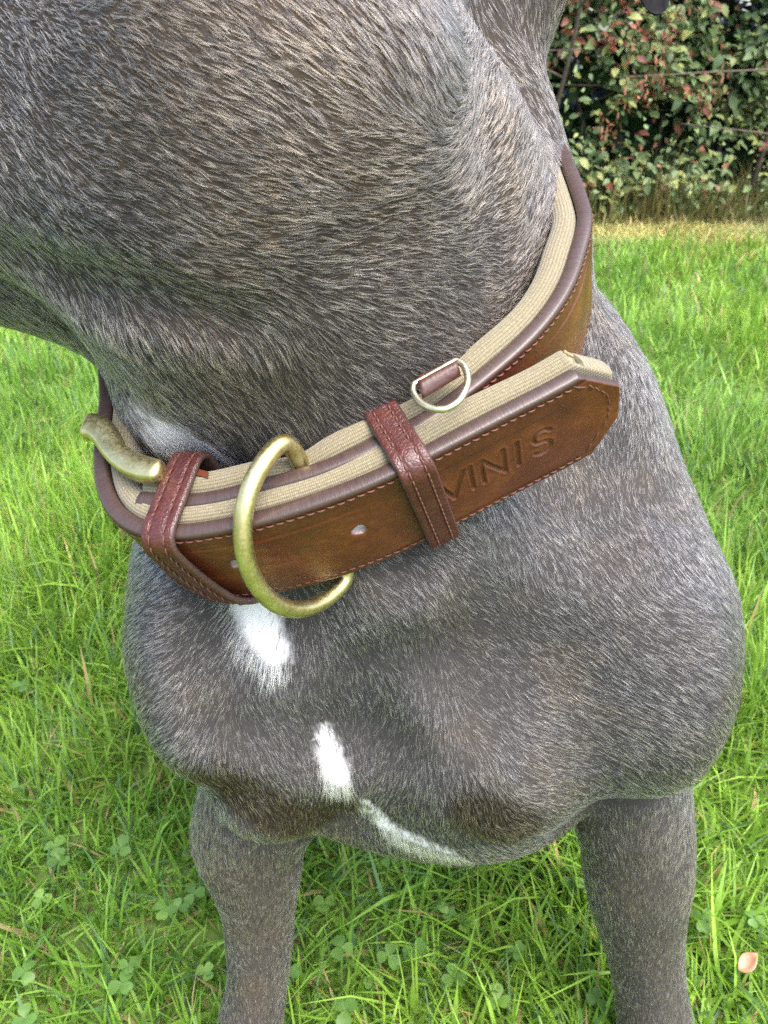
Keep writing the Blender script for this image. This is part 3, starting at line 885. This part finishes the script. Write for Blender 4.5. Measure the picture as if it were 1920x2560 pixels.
    oc = km.n('ShaderNodeTexCoord').outputs['Object']
    vor = km.n('ShaderNodeTexVoronoi'); vor.feature = 'DISTANCE_TO_EDGE'; vor.inputs['Scale'].default_value = 640; km.l(oc, vor.inputs['Vector'])
    kn1 = km.noise(180, 4, .6, oc)
    vr = km.ramp(vor.outputs['Distance'], [(0.0, (0, 0, 0)), (.14, (1, 1, 1))])
    kc = km.ramp(kn1.outputs[0], [(.3, (.044, .010, .008)), (.7, (.078, .021, .015))])
    kc2 = km.mix(vr.outputs[0], (.046, .011, .009), kc.outputs[0])
    km.l(km.mix(ks.outputs[0], kc2, (.052, .031, .027)), km.b.inputs['Base Color'])
    km.set(Roughness=.32)
    km.l(km.bump(vr.outputs[0], .25, .0005, km.bump(kn1.outputs[0], .5, .0012)), km.b.inputs['Normal'])
    def keeper(s0, tilt, n_in, wk=.0126, th=.0024, slack=.0015, r=.005, drop=.0, curve=1.0):
        # centre line of the loop in (n, w)
        n_o, n_i, w_t, w_b = TL / 2 + slack + th / 2, n_in, .0024, -WD - .0034 - drop
        rt = .007
        c = []
        for (cn, cw, a0, r) in ((n_o - rt, w_t - rt, 90, rt), (n_o - r, w_b + r, 0, r), (n_i + r, w_b + r, -90, r), (n_i + rt, w_t - rt, -180, rt)):
            for a_ in np.linspace(a0, a0 - 90, 8):
                c.append((cn + r * math.cos(math.radians(a_)), cw + r * math.sin(math.radians(a_))))
        c = np.array(c); c = np.concatenate([c, c[:1]])
        d_ = np.concatenate([[0], np.cumsum(np.linalg.norm(np.diff(c, axis=0), axis=1))])
        m = 180
        u_ = np.linspace(0, d_[-1], m, endpoint=False)
        n_ = np.interp(u_, d_, c[:, 0]); w_ = np.interp(u_, d_, c[:, 1])
        tn = np.roll(n_, -1) - np.roll(n_, 1); tw = np.roll(w_, -1) - np.roll(w_, 1); l_ = np.hypot(tn, tw)
        on, ow = -tw / l_, tn / l_
        P_, T_, N2 = frame(np.array(s0))
        # section across: along T, rounded slab
        hw, ht = wk / 2, th / 2
        sec = [(x, ht + .00025 * math.cos(x / hw * 1.2), 0) for x in np.linspace(-hw + .0006, hw - .0006, 26)] + [(hw, ht - .0006, 1), (hw + .0002, 0, 1), (hw, -ht + .0005, 1), (hw - .0008, -ht, 1), (-hw + .0008, -ht, 1), (-hw, -ht + .0005, 1), (-hw - .0002, 0, 1), (-hw, ht - .0006, 1)]
        sec = np.array(sec); k_ = len(sec)
        seamd = np.minimum(np.abs(np.abs(sec[:, 0]) - (hw - .0034)), 1)
        up_ = sec[:, 1] - np.where(sec[:, 2] == 0, .0003 * np.exp(-(seamd / .0006) ** 2), 0)
        sh = tilt * np.sign(-w_) * np.abs(w_ / -WD) ** curve
        X = P_ + (n_[:, None] + on[:, None] * up_[None])[..., None] * N2 + (w_[:, None] + ow[:, None] * up_[None])[..., None] * AX + (sec[None, :, 0] + sh[:, None])[..., None] * T_
        Vk = X.reshape(-1, 3)
        Fk = [(i * k_ + j, i * k_ + (j + 1) % k_, ((i + 1) % m) * k_ + (j + 1) % k_, ((i + 1) % m) * k_ + j) for i in range(m) for j in range(k_)]
        me = mesh('keeper', Vk, Fk, km.m)
        colattr(me, 'zone', np.stack([np.tile(sec[:, 2], m)] * 3, 1))
        o = put('keeper', me, collar)
        bm = bmesh.new(); bm.from_mesh(me); bmesh.ops.recalc_face_normals(bm, faces=bm.faces); bm.to_mesh(me); bm.free()
        ks_ = []
        for x0 in (-hw + .0034, hw - .0034):
            vis = np.where((n_ > n_i + .012))[0]
            path = P_ + (n_ + on * (ht + .0001))[:, None] * N2 + (w_ + ow * (ht + .0001))[:, None] * AX + (x0 + sh)[:, None] * T_
            out_ = (on[:, None] * N2 + ow[:, None] * AX)
            stepi = max(2, int(round(.0036 / (d_[-1] / m))))
            for i in range(0, m - stepi, stepi):
                ks_.append(stitch(path[i] + T_ * .0002, path[i + stepi] - T_ * .0002 - (path[i + stepi] - path[i]) * .1, out_[i]))
        so_ = put('stitching', mesh('stitching', *merge(ks_), tm.m), o); tag(so_, kind='stuff')
        return o
    sk1 = locate(1029, 1155)[0]; sk2 = locate(400, 1345)[0]
    k1 = keeper(sk1, .0022, -.040)
    k2 = keeper(sk2, .011, -.034, wk=.0126, th=.0026, slack=.0018, r=.018, drop=.004, curve=2.2)

    # brass
    brm = Mat('antique brass')
    bn = brm.noise(140, 4, .6); bn2 = brm.noise(900, 3, .5)
    brm.l(brm.ramp(bn.outputs[0], [(.3, (.42, .36, .15)), (.55, (.58, .50, .25)), (.75, (.66, .60, .36))]).outputs[0], brm.b.inputs['Base Color'])
    brm.set(Metallic=1.0, Roughness=.33)
    brm.l(brm.ramp(bn2.outputs[0], [(.3, (.32, .32, .32)), (.7, (.46, .46, .46))]).outputs[0], brm.b.inputs['Roughness'])
    brm.l(brm.bump(bn2.outputs[0], .03, .0003), brm.b.inputs['Normal'])
    # large D-ring: bar lies between the layers, the bow stands out in front of the free end
    sd = locate(770, 1270)[0]
    Pd, Td, Nd = frame(np.array(sd))
    d_top = Pd - .0225 * Nd + .010 * AX; d_bot = Pd - .002 * Nd - .058 * AX
    d_mid = (d_top + d_bot) / 2; d_h = (d_top - d_bot) / 2
    O = -math.cos(.8) * Td + math.sin(.8) * Nd; O = unit(O - (O @ d_h) / (d_h @ d_h) * d_h)
    bow = [d_mid + O * (.038 * max(0, math.cos(math.radians(a_))) ** .8) + d_h * math.sin(math.radians(a_)) for a_ in np.linspace(-90, 90, 70)]
    bar = [d_mid + d_h * h_ for h_ in np.linspace(1, -1, 24)[1:-1]]
    loop = np.array(bow + bar)
    for _ in range(6): loop = (np.roll(loop, 1, 0) + loop * 2 + np.roll(loop, -1, 0)) / 4
    put('d_ring', mesh('d_ring', *tube(loop, .0033, 20, True, up=unit(np.cross(O, d_h))), brm.m), collar)
    prm = Mat('pale brass'); pbn = prm.noise(300, 3); prm.l(prm.ramp(pbn.outputs[0], [(.3, (.50, .46, .32)), (.7, (.66, .62, .47))]).outputs[0], prm.b.inputs['Base Color']); prm.set(Metallic=1.0, Roughness=.36)
    # small ring on its tab
    z2 = lambda x, y: (900 + x * .42944, 450 + y * .42944)
    sr = [(560, 1052), (600, 1075), (626, 1140), (618, 1210), (580, 1280), (520, 1325), (460, 1336), (395, 1322), (340, 1285), (310, 1235), (312, 1190)]
    rp, _ = spline([on_plane(*z2(*q_), h=.0105) for q_ in sr], .0008)
    bar2 = np.linspace(rp[-1], rp[0], 14)[1:-1]
    ringo = put('tag_ring', mesh('tag_ring', *tube(np.concatenate([rp, bar2]), .0012, 12, True), prm.m), collar)
    c0 = [on_plane(*z2(*q_), h=.0100) for q_ in ((325, 1145), (552, 1040), (585, 1120), (360, 1255))]
    tb = []
    gu = np.linspace(0, 1, 12)
    for lay in (.0016, -.0012):
        for v_ in gu:
            for u_ in gu:
                a_ = c0[0] * (1 - u_) * (1 - v_) + c0[1] * u_ * (1 - v_) + c0[2] * u_ * v_ + c0[3] * (1 - u_) * v_
                tb.append(a_ + AX * (lay * (1 - .9 * abs(2 * v_ - 1) ** 3) - .004 * max(0, v_ - .6)))
    m12 = 12
    tf = [(l_ * 144 + i * m12 + j, l_ * 144 + i * m12 + j + 1, l_ * 144 + (i + 1) * m12 + j + 1, l_ * 144 + (i + 1) * m12 + j)[::(1 if l_ == 0 else -1)] for l_ in (0, 1) for i in range(11) for j in range(11)]
    bd = [j for j in range(12)] + [i * 12 + 11 for i in range(1, 12)] + [132 + j for j in range(10, -1, -1)] + [i * 12 for i in range(10, 0, -1)]
    tf += [(bd[i], bd[i - 1], bd[i - 1] + 144, bd[i] + 144) for i in range(len(bd))]
    tbm = Mat('tab leather'); tbm.set(**{'Base Color': (.045, .013, .008, 1), 'Roughness': .42}); tbn = tbm.noise(700, 3); tbm.l(tbm.bump(tbn.outputs[0], .4, .0005), tbm.b.inputs['Normal'])
    me = mesh('ring_tab', np.array(tb), tf, tbm.m); colattr(me, 'zone', np.zeros((len(tb), 3)))
    put('ring_tab', me, collar)
    # buckle: bowed frame, heel bar under the strap and prong
    z1 = lambda x, y: (150 + x * .51236, 850 + y * .51236)
    bp = [(120, 425), (175, 425), (225, 470), (270, 545), (340, 605), (420, 635), (500, 645)]
    top_, _ = spline([on_plane(*z1(*q_), h=.0055) for q_ in bp], .001)
    top_ = smooth_open(top_, 7)
    low_ = top_ - AX * .059
    wid = np.interp(np.linspace(0, 1, len(top_)), [0, .12, .5, .85, 1], [.0056, .0055, .0045, .0049, .0042])
    def slab(path, wd_, hh, sec=16):
        """flat bar with rounded edges lying in the collar's plane"""
        T = np.gradient(path, axis=0); T /= np.linalg.norm(T, axis=1, keepdims=True)
        B = np.cross(T, AX); B /= np.linalg.norm(B, axis=1, keepdims=True)
        a_ = np.linspace(0, 2 * math.pi, sec, endpoint=False)
        cx = np.sign(np.cos(a_)) * np.abs(np.cos(a_)) ** .55; sy = np.sign(np.sin(a_)) * np.abs(np.sin(a_)) ** .7
        sc = np.ones(len(path)); sc[0] = sc[-1] = .55; sc[1] = sc[-2] = .9
        V = path[:, None] + (sc * wd_)[:, None, None] * cx[None, :, None] * B[:, None] + (sc * hh)[:, None, None] * sy[None, :, None] * AX
        M_ = len(path)
        F = [(i_ * sec + j_, i_ * sec + (j_ + 1) % sec, (i_ + 1) * sec + (j_ + 1) % sec, (i_ + 1) * sec + j_) for i_ in range(M_ - 1) for j_ in range(sec)]
        return V.reshape(-1, 3), F + [tuple(range(sec))[::-1], tuple((M_ - 1) * sec + j_ for j_ in range(sec))]
    cut = slice(2, -2)
    outer = np.linspace(top_[4] + AX * .001, low_[4] - AX * .001, 30); heel = np.linspace(top_[-5], low_[-5], 30)
    bk = put('buckle', mesh('buckle', *merge([slab(top_, wid, .0034), slab(low_, wid, .0034), tube(outer, .0036, 14, up=E2, flat=(1.1, .8)), tube(heel, .0024, 12, up=E2)]), brm.m), collar)
    bmx = bmesh.new(); bmx.from_mesh(bk.data); bmesh.ops.recalc_face_normals(bmx, faces=bmx.faces); bmx.to_mesh(bk.data); bmx.free()
    hb_ = np.linspace(top_[-1] - AX * .028, top_[4] - AX * .028 + .004 * E1, 10)
    put('prong', mesh('prong', *tube(hb_, .0018, 10), brm.m), bk)
    # leather end folded round the heel bar
    f0 = [on_plane(*z1(*q_), h=.0015) for q_ in ((505, 655), (560, 640), (640, 652), (720, 672))]
    fp, _ = spline(f0, .002)
    fv = []; 
    for q_ in fp: fv += [q_, q_ + E2 * .0028, q_ + E2 * .0028 - AX * .046, q_ - AX * .046]
    ff = [(i * 4 + j, i * 4 + (j + 1) % 4, i * 4 + 4 + (j + 1) % 4, i * 4 + 4 + j) for i in range(len(fp) - 1) for j in range(4)] + [(0, 1, 2, 3), tuple(len(fv) - 4 + j for j in (3, 2, 1, 0))]
    me = mesh('strap_fold', np.array(fv), ff, lm.m, False); colattr(me, 'zone', np.zeros((len(fv), 3)) + [0, 0, .5])
    put('strap_fold', me, collar)

# ------------------------------------------------------------------ lawn, clover, hedge
def ground_at(px, py, z=0.0):
    R = ray(px, py); t = (z - CAM[2]) / R[2]
    return CAM + t * R
def leaf_material(name, trans=.35, rough=.5, veins=False):
    m = Mat(name); c = m.attr('tint').outputs['Color']
    m.l(c, m.b.inputs['Base Color']); m.set(Roughness=rough)
    m.b.inputs['Specular IOR Level'].default_value = .35
    tr = m.n('ShaderNodeBsdfTranslucent'); m.l(c, tr.inputs[0])
    mx = m.n('ShaderNodeMixShader'); mx.inputs[0].default_value = trans
    m.l(m.b.outputs[0], mx.inputs[1]); m.l(tr.outputs[0], mx.inputs[2]); m.l(mx.outputs[0], m.out.inputs[0])
    return m.m
def blades(root, length, width, az, lean, curl, col, K=4):
    """curved tapering blades as one mesh"""
    N = len(root); t = np.linspace(0, 1, K)
    d = np.stack([np.cos(az), np.sin(az), 0 * az], 1); side = np.stack([-np.sin(az), np.cos(az), 0 * az], 1)
    V = np.zeros((N, K * 2 - 1, 3)); 
    for i, tt in enumerate(t):
        th = lean + curl * tt * tt                       # angle from upright
        # integrate roughly
        th_m = lean + curl * tt * tt / 3
        c = root + (length * tt)[:, None] * (np.sin(th_m)[:, None] * d + np.cos(th_m)[:, None] * np.array([0, 0, 1.0]))
        c[:, 2] = np.maximum(c[:, 2], .003 + .004 * tt)
        w = width * (1 - tt ** 2.2) * (.75 + .5 * tt * (1 - tt) * 2)
        if i < K - 1:
            tw = (side + .25 * d * np.sin(tt * 3 + az)[:, None])
            V[:, 2 * i] = c - tw * w[:, None] / 2; V[:, 2 * i + 1] = c + tw * w[:, None] / 2 + np.array([0, 0, 1.0]) * (w * .35)[:, None] * np.sin(az * 3)[:, None]
        else:
            V[:, 2 * i] = c
    nv = K * 2 - 1
    off = (np.arange(N) * nv)[:, None]
    F = []
    for i in range(K - 2):
        a = 2 * i
        F += [off + np.array([a, a + 1, a + 3]), off + np.array([a, a + 3, a + 2])]
    a = 2 * (K - 2)
    F.append(off + np.array([a, a + 1, a + 2]))
    F = np.concatenate(F)
    shade = np.repeat(col[:, None], nv, 1)
    return V.reshape(-1, 3), F, shade.reshape(-1, 3)
def grass_colours(N, dry=.06):
    k = rng.random(N)[:, None]; j = rng.random(N)[:, None]
    c = np.array([.118, .255, .024]) * (1 - k) + np.array([.240, .420, .070]) * k
    c = c * (.75 + .5 * j)
    bl = rng.random(N) < .12
    c[bl] = np.array([.10, .20, .075]) * rng.uniform(.8, 1.3, (bl.sum(), 1))
    d = rng.random(N) < dry
    c[d] = np.array([.40, .33, .15]) * rng.uniform(.6, 1.1, (d.sum(), 1))
    return c
if GRASS:
    gmat = leaf_material('grass blade', .38, .42)
    Vs, Fs, Cs, o = [], [], [], 0
    def sow(N, x0, x1, y0, y1, lmean, wmean, lean=(.5, .38), pal=None, keep=None):
        global o
        x = rng.uniform(x0, x1, N); y = rng.uniform(y0, y1, N)
        # tufts: pull roots together
        cx = np.round((x + rng.normal(0, .004, N)) / .028) * .028; cy = np.round((y + rng.normal(0, .004, N)) / .028) * .028
        jit = (vnoise(np.stack([cx * 50, cy * 50, 0 * cx], 1), 9) - .5) * .03
        f = rng.uniform(0, .7, N)
        x = x + (cx + jit - x) * f; y = y + (cy - jit - y) * f
        den = vnoise(np.stack([x * 9, y * 9, 0 * x], 1), 12)
        k = rng.random(N) < .35 + den
        if keep is not None: k &= keep(x, y)
        x, y = x[k], y[k]; n = len(x)
        hgt = vnoise(np.stack([x * 5, y * 5, 0 * x], 1), 14)
        L = lmean * np.exp(rng.normal(0, .32, n)) * (.65 + .7 * hgt)
        drift = vnoise(np.stack([x * 6, y * 6, 0 * x], 1), 15) * 7
        az = np.where(rng.random(n) < .45, drift + rng.normal(0, .5, n), rng.uniform(0, 6.283, n))
        le = np.clip(np.abs(rng.normal(lean[0], lean[1], n)), .02, 1.35)
        cu = np.clip(rng.normal(.55, .45, n), -.2, 1.5)
        w = wmean * np.exp(rng.normal(0, .3, n))
        c = grass_colours(n) if pal is None else pal(n, x, y)
        pt = vnoise(np.stack([x * 3.1, y * 3.1, 0 * x], 1), 17)[:, None]
        c = c * (.8 + .4 * pt) * np.where(pt > .5, np.array([1.08, 1.0, .9]), 1.0)
        v, f_, s_ = blades(np.stack([x, y, np.full(n, -.003)], 1), L, w, az, le, cu, c)
        Vs.append(v); Fs.append(f_ + o); Cs.append(s_); o += len(v)
    sow(140000, -.75, .85, .12, 1.35, .050, .0028)
    sow(48000, -1.5, 1.8, 1.35, 2.2, .048, .0038)
    sow(34000, -2.6, 3.0, 2.2, 2.85, .045, .0056)
    sow(42000, -2.6, 3.0, -.7, 2.3, .050, .0052, keep=lambda x, y: ~(((np.abs(x - .05) < .8) & (y > .12) & (y < 1.35)) | ((np.abs(x - .15) < 1.65) & (y >= 1.35))))
    me = mesh('lawn', np.concatenate(Vs), np.concatenate(Fs), gmat); colattr(me, 'tint', np.concatenate(Cs))
    tag(put('lawn_grass', me), 'bright green lawn grass around the dog', 'grass', kind='stuff')
    # bleached strip and long grass at the foot of the hedge
    Vs, Fs, Cs, o = [], [], [], 0
    def drypal(n, x, y):
        k = np.clip((3.35 - y) / .5, 0, 1)[:, None] * rng.random((n, 1))
        c = np.array([.40, .36, .17]) * (1 - k) + np.array([.28, .38, .09]) * k
        return c * rng.uniform(.7, 1.25, (n, 1))
    sow(46000, -2.6, 3.2, 2.62, 3.45, .036, .0056, (.95, .35), drypal)
    def longpal(n, x, y):
        k = rng.random((n, 1))
        return (np.array([.075, .115, .030]) * (1 - k) + np.array([.25, .22, .10]) * k) * rng.uniform(.7, 1.2, (n, 1))
    sow(9000, -2.6, 3.4, 3.26, 3.62, .17, .0055, (.35, .3), longpal)
    me = mesh('long_grass', np.concatenate(Vs), np.concatenate(Fs), gmat); colattr(me, 'tint', np.concatenate(Cs))
    tag(put('dry_grass', me), 'straw coloured grass strip along the foot of the hedge', 'grass', kind='stuff')

    # clover
    cm = leaf_material('clover leaf', .3, .45)
    def leaflet():
        """heart-shaped leaflet, folded along its midrib, one unit long"""
        n = 9; V = []; 
        out = [(0, 0), (.16, .24), (.36, .42), (.60, .50), (.82, .45), (.97, .26), (.93, .0)]
        mid = [(0, 0), (.2, 0), (.4, 0), (.6, 0), (.78, 0), (.9, 0), (.93, 0)]
        for (x, y), (mx, my) in zip(out, mid):
            V += [(mx, 0, -.04 + .10 * math.sin(mx * 3.0)), (x, y, .10 * y + .10 * math.sin(x * 3.0)), (x, -y, .10 * y + .10 * math.sin(x * 3.0))]
        F = []
        for i in range(6):
            a, b = 3 * i, 3 * i + 3
            F += [(a, a + 1, b + 1, b), (a + 2, a, b, b + 2)]
        return np.array(V), F
    LV, LF = leaflet()
    def plant(name, kind, at, size, h, az, seed, shades):
        r = np.random.default_rng(seed)
        t = empty(name, (at[0], at[1], 0))
        lean = r.normal(0, .012, 2)
        topp = np.array([at[0] + lean[0], at[1] + lean[1], h])
        path = np.array([[at[0], at[1], 0.001], [at[0] + lean[0] * .3, at[1] + lean[1] * .3, h * .5], topp])
        sp, _ = spline(path, .006)
        me = mesh('stem', *tube(sp, .0008, 6, up=np.array([1.0, 0, 0])), cm); colattr(me, 'tint', np.tile([.12, .22, .04], (len(me.vertices), 1)))
        put('stem', me, t)
        for k in range(3):
            a = az + k * 2.094 + r.normal(0, .12); c, s = math.cos(a), math.sin(a)
            ti = r.uniform(-.35, .45); ct, s_t = math.cos(ti), math.sin(ti)
            v = LV * size * r.uniform(.9, 1.1)
            v = np.stack([v[:, 0] * ct - v[:, 2] * s_t, v[:, 1], v[:, 0] * s_t + v[:, 2] * ct], 1)
            v = np.stack([v[:, 0] * c - v[:, 1] * s, v[:, 0] * s + v[:, 1] * c, v[:, 2]], 1) + topp
            me = mesh('leaflet', v, LF, cm); colattr(me, 'tint', np.tile(np.array(shades) * r.uniform(.85, 1.15), (len(v), 1)))
            put('leaflet', me, t)
        return t
    spots = [(90, 2215), (118, 2160), (60, 2400), (270, 2310), (430, 2240), (520, 2170), (385, 2330), (300, 2130), (205, 2050), (60, 1960), (770, 2400), (850, 2430), (935, 2470), (900, 2250), (1010, 2330), (1170, 2250), (1195, 2310), (1090, 2440), (1500, 2440), (1490, 2250), (820, 2280), (960, 2180), (140, 2480), (280, 2470), (450, 2420), (1420, 2200), (1790, 2180), (1850, 2330), (1300, 2480), (60, 1700), (1230, 2400), (880, 2540)]
    for i, q in enumerate(spots):
        p_ = ground_at(*q, z=.042)
        t = plant('clover_plant', 'clover', p_, .0085 * (1.15 if i % 3 else .9), .028 + .005 * (i % 4), i * 1.7, i, (.090, .180, .034) if i % 4 else (.14, .25, .045))
        tag(t, 'small three-leaved clover plant growing among the grass blades', 'clover', 'clover plants in the lawn')
    # fallen leaf
    fm_ = Mat('fallen leaf'); nz = fm_.noise(160, 3)
    fm_.l(fm_.ramp(nz.outputs[0], [(.3, (.30, .14, .07)), (.7, (.40, .24, .15))]).outputs[0], fm_.b.inputs['Base Color']); fm_.set(Roughness=.55)
    p_ = ground_at(1868, 2408, z=.045)
    ov = []; 
    for i in range(7):
        x = i / 6 - .5; wv_ = .36 * math.sin(math.pi * (i + .15) / 6.3) ** .8
        for j in range(5):
            y = (j / 2 - 1) * wv_
            ov.append((p_[0] + .016 * x * .9 - .005 * y, p_[1] + .007 * x + .016 * y, .043 + .03 * (x * x * .5 + y * y * .9) + .008 * x))
    of = [(i * 5 + j, i * 5 + j + 1, i * 5 + j + 6, i * 5 + j + 5) for i in range(6) for j in range(4)]
    me = mesh('fallen_leaf', np.array(ov), of, fm_.m)
    o_ = put('fallen_leaf', me); md = o_.modifiers.new('thickness', 'SOLIDIFY'); md.thickness = .0006
    tag(o_, 'small curled pinkish brown dead leaf lying on the grass', 'leaf')

if HEDGE:
    hm = leaf_material('hedge leaf', .28, .42)
    hedge = empty('hedge', (.8, 3.6, 0))
    tag(hedge, 'dense green hedge with some reddening leaves behind the lawn', 'hedge')
    def leaf_shape():
        V = []; prof = [(0, .0), (.18, .19), (.42, .27), (.68, .20), (.88, .08), (1, 0)]
        for x, w in prof:
            z = .10 * math.sin(x * 2.6) - .12 * x * x
            V += [(x, 0, z - .04), (x, w, z + .06 * w), (x, -w, z + .06 * w)]
        F = []
        for i in range(5):
            a, b = 3 * i, 3 * i + 3
            F += [(a, a + 1, b + 1), (a, b + 1, b), (a + 2, a, b), (a + 2, b, b + 2)]
        return np.array(V), np.array(F)
    HV, HF = leaf_shape()
    def front(x, z):
        q = np.stack([x * 2.3, z * 2.3, 0 * x], 1); q2 = np.stack([x * 6.5, z * 6.5, 0 * x + 4], 1)
        return 3.42 - .10 * np.clip(z, 0, 1) - .30 * (vnoise(q, 31) - .5) - .24 * (vnoise(q2, 32) - .5) + .14 * np.clip(z - 1.6, 0, 1)
    def orient(n, r):
        """leaf frames: blade faces out and up, tip hangs"""
        az = r.uniform(-1.5, 1.5, n); 
        xd = np.stack([np.sin(az) * .9, -.35 - .5 * r.random(n), -.35 + r.normal(0, .45, n)], 1); xd /= np.linalg.norm(xd, axis=1, keepdims=True)
        up = np.stack([r.normal(0, .45, n), -.55 + r.normal(0, .35, n), .75 + r.normal(0, .3, n)], 1)
        zd = up - (up * xd).sum(1, keepdims=True) * xd; zd /= np.linalg.norm(zd, axis=1, keepdims=True)
        return xd, np.cross(zd, xd), zd
    def hedge_colours(n, x, z, depth, r):
        k = r.random((n, 1))
        c = np.array([.085, .140, .055]) * (1 - k) + np.array([.24, .32, .14]) * k
        yl = vnoise(np.stack([x * 3, z * 3, 0 * x], 1), 41)
        m = (r.random(n) < .10 + .25 * (yl > .62)); c[m] = np.array([.27, .30, .10]) * r.uniform(.7, 1.2, (m.sum(), 1))
        rd = vnoise(np.stack([x * 2.6, z * 2.6, 0 * x], 1), 42)
        m = r.random(n) < .03 + .22 * (rd > .60); c[m] = np.array([.27, .095, .058]) * r.uniform(.6, 1.3, (m.sum(), 1))
        m = r.random(n) < .035; c[m] = np.array([.36, .20, .11]) * r.uniform(.6, 1.1, (m.sum(), 1))
        return c
    def leaves(x, y, z, size, r):
        n = len(x)
        X, Y, Z = orient(n, r)
        o3 = np.stack([x, y, z], 1)
        V = o3[:, None] + size[:, None, None] * (HV[None, :, 0, None] * X[:, None] + HV[None, :, 1, None] * Y[:, None] + HV[None, :, 2, None] * Z[:, None])
        return V, (X, Y, Z)
    r = np.random.default_rng(77)
    n = 66000
    x = r.uniform(-2.2, 4.2, n); z = r.uniform(.04, 2.0, n) ; 
    keep = (r.random(n) < np.where((x > .3) & (x < 2.6) & (z < 1.15), 1.0, .55))
    hole = vnoise(np.stack([x * 5.2, z * 5.2, 0 * x + 2], 1), 51)
    keep &= r.random(n) < np.clip((hole - .16) * 4, .12, 1)
    keep &= r.random(n) < np.clip(.25 + z * 2.2, 0, 1)
    x, z = x[keep], z[keep]; n = len(x)
    dep = np.abs(r.normal(0, .10, n))
    y = front(x, z) + dep
    sz = .038 * np.exp(r.normal(0, .28, n))
    V, (X, Y, Z) = leaves(x, y, z, sz, r)
    C = hedge_colours(n, x, z, dep, r)
    # the leaves that show largest are parts of their own
    v_ = np.stack([x, y, z], 1) - CAM; Dp = v_ @ _f; ppx = 960 + FPX * v_[:, 0] / Dp; ppy = 1280 - FPX * (v_ @ _u) / Dp
    inview = (ppx > 1480) & (ppx < 1915) & (ppy > 5) & (ppy < 560)
    score = np.where(inview, sz / Dp - dep * .2, -9)
    big = np.argsort(-score)[:300]; isbig = np.zeros(n, bool); isbig[big] = True
    rest = np.where(~isbig)[0]
    nl = len(HV)
    Vr = V[rest].reshape(-1, 3); Fr = (HF[None] + (np.arange(len(rest)) * nl)[:, None, None]).reshape(-1, 3)
    me = mesh('foliage', Vr, Fr, hm, False); colattr(me, 'tint', np.repeat(C[rest], nl, 0))
    tag(put('foliage', me, hedge), kind='stuff')
    lib = {}
    for i in big:
        key = tuple(np.round(C[i] * 9) / 9)
        if key not in lib:
            m_ = mesh('leaf', HV, HF, hm, False); colattr(m_, 'tint', np.repeat(C[i][None], nl, 0)); lib[key] = m_
        o_ = bpy.data.objects.new('leaf', lib[key]); COL.objects.link(o_); o_.parent = hedge
        M_ = np.eye(4); M_[:3, 0] = X[i] * sz[i]; M_[:3, 1] = Y[i] * sz[i]; M_[:3, 2] = Z[i] * sz[i]; M_[:3, 3] = np.array([x[i], y[i], z[i]]) - np.array(hedge.location)
        o_.matrix_local = Matrix(M_.tolist())
    # depth of the hedge: large leaves further in, shade painted into their dark tint
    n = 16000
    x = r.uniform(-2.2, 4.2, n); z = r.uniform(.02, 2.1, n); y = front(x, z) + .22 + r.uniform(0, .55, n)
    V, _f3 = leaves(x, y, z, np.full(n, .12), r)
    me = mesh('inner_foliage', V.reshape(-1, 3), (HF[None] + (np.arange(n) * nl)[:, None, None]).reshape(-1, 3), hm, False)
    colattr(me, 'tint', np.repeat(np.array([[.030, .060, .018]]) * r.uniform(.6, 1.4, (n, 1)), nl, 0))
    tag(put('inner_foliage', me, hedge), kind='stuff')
    # branches
    wm_ = Mat('hedge wood'); nz = wm_.noise(60, 3); wm_.l(wm_.ramp(nz.outputs[0], [(.3, (.06, .045, .035)), (.7, (.14, .11, .085))]).outputs[0], wm_.b.inputs['Base Color']); wm_.set(Roughness=.85)
    for i in range(46):
        x0 = -2.1 + 6.2 * (i + r.random()) / 46; y0 = 3.62 + r.uniform(-.05, .3)
        pts = [np.array([x0, y0, 0])]
        d_ = np.array([r.normal(0, .2), r.normal(-.08, .12), 1.0])
        for k in range(5):
            pts.append(pts[-1] + d_ * r.uniform(.25, .4)); d_ = d_ + r.normal(0, .16, 3) * [1, .5, .3]
        sp, _ = spline(pts, .06)
        prt = [tube(sp, np.linspace(.012, .003, len(sp)), 7, up=np.array([1.0, .1, 0]))]
        for k in range(5):
            b0 = sp[int(r.uniform(.15, .9) * len(sp))]
            q_ = [b0, b0 + [r.normal(0, .12), -.12, .08], b0 + [r.normal(0, .22), -.26, r.uniform(.05, .2)]]
            s2, _ = spline(q_, .05); prt.append(tube(s2, np.linspace(.005, .0015, len(s2)), 5, up=np.array([1.0, .1, .2])))
        put('branch', mesh('branch', *merge(prt), wm_.m), hedge)
    # spent flower heads
    sm_ = leaf_material('dry flower', .2, .7)
    for i, (qx, qy, D_) in enumerate(((1700, 60, 3.44), (1655, 105, 3.44), (1640, 190, 3.46), (1585, 235, 3.47), (1520, 330, 3.48), (1780, 230, 3.48))):
        c_ = P(qx, qy, D_ * .79)
        nb = 46
        cpt = c_ + r.normal(0, 1, (nb, 3)) * [.026, .03, .038]
        v, f_, s_ = blades(cpt, np.full(nb, .024), np.full(nb, .008), r.uniform(0, 6.28, nb), r.uniform(0, 1.5, nb), r.uniform(0, 1, nb), np.array([[.24, .105, .060]]) * r.uniform(.6, 1.4, (nb, 1)))
        me = mesh('flower_head', v, f_, sm_, False); colattr(me, 'tint', s_); tag(put('flower_head', me, hedge), kind='stuff')
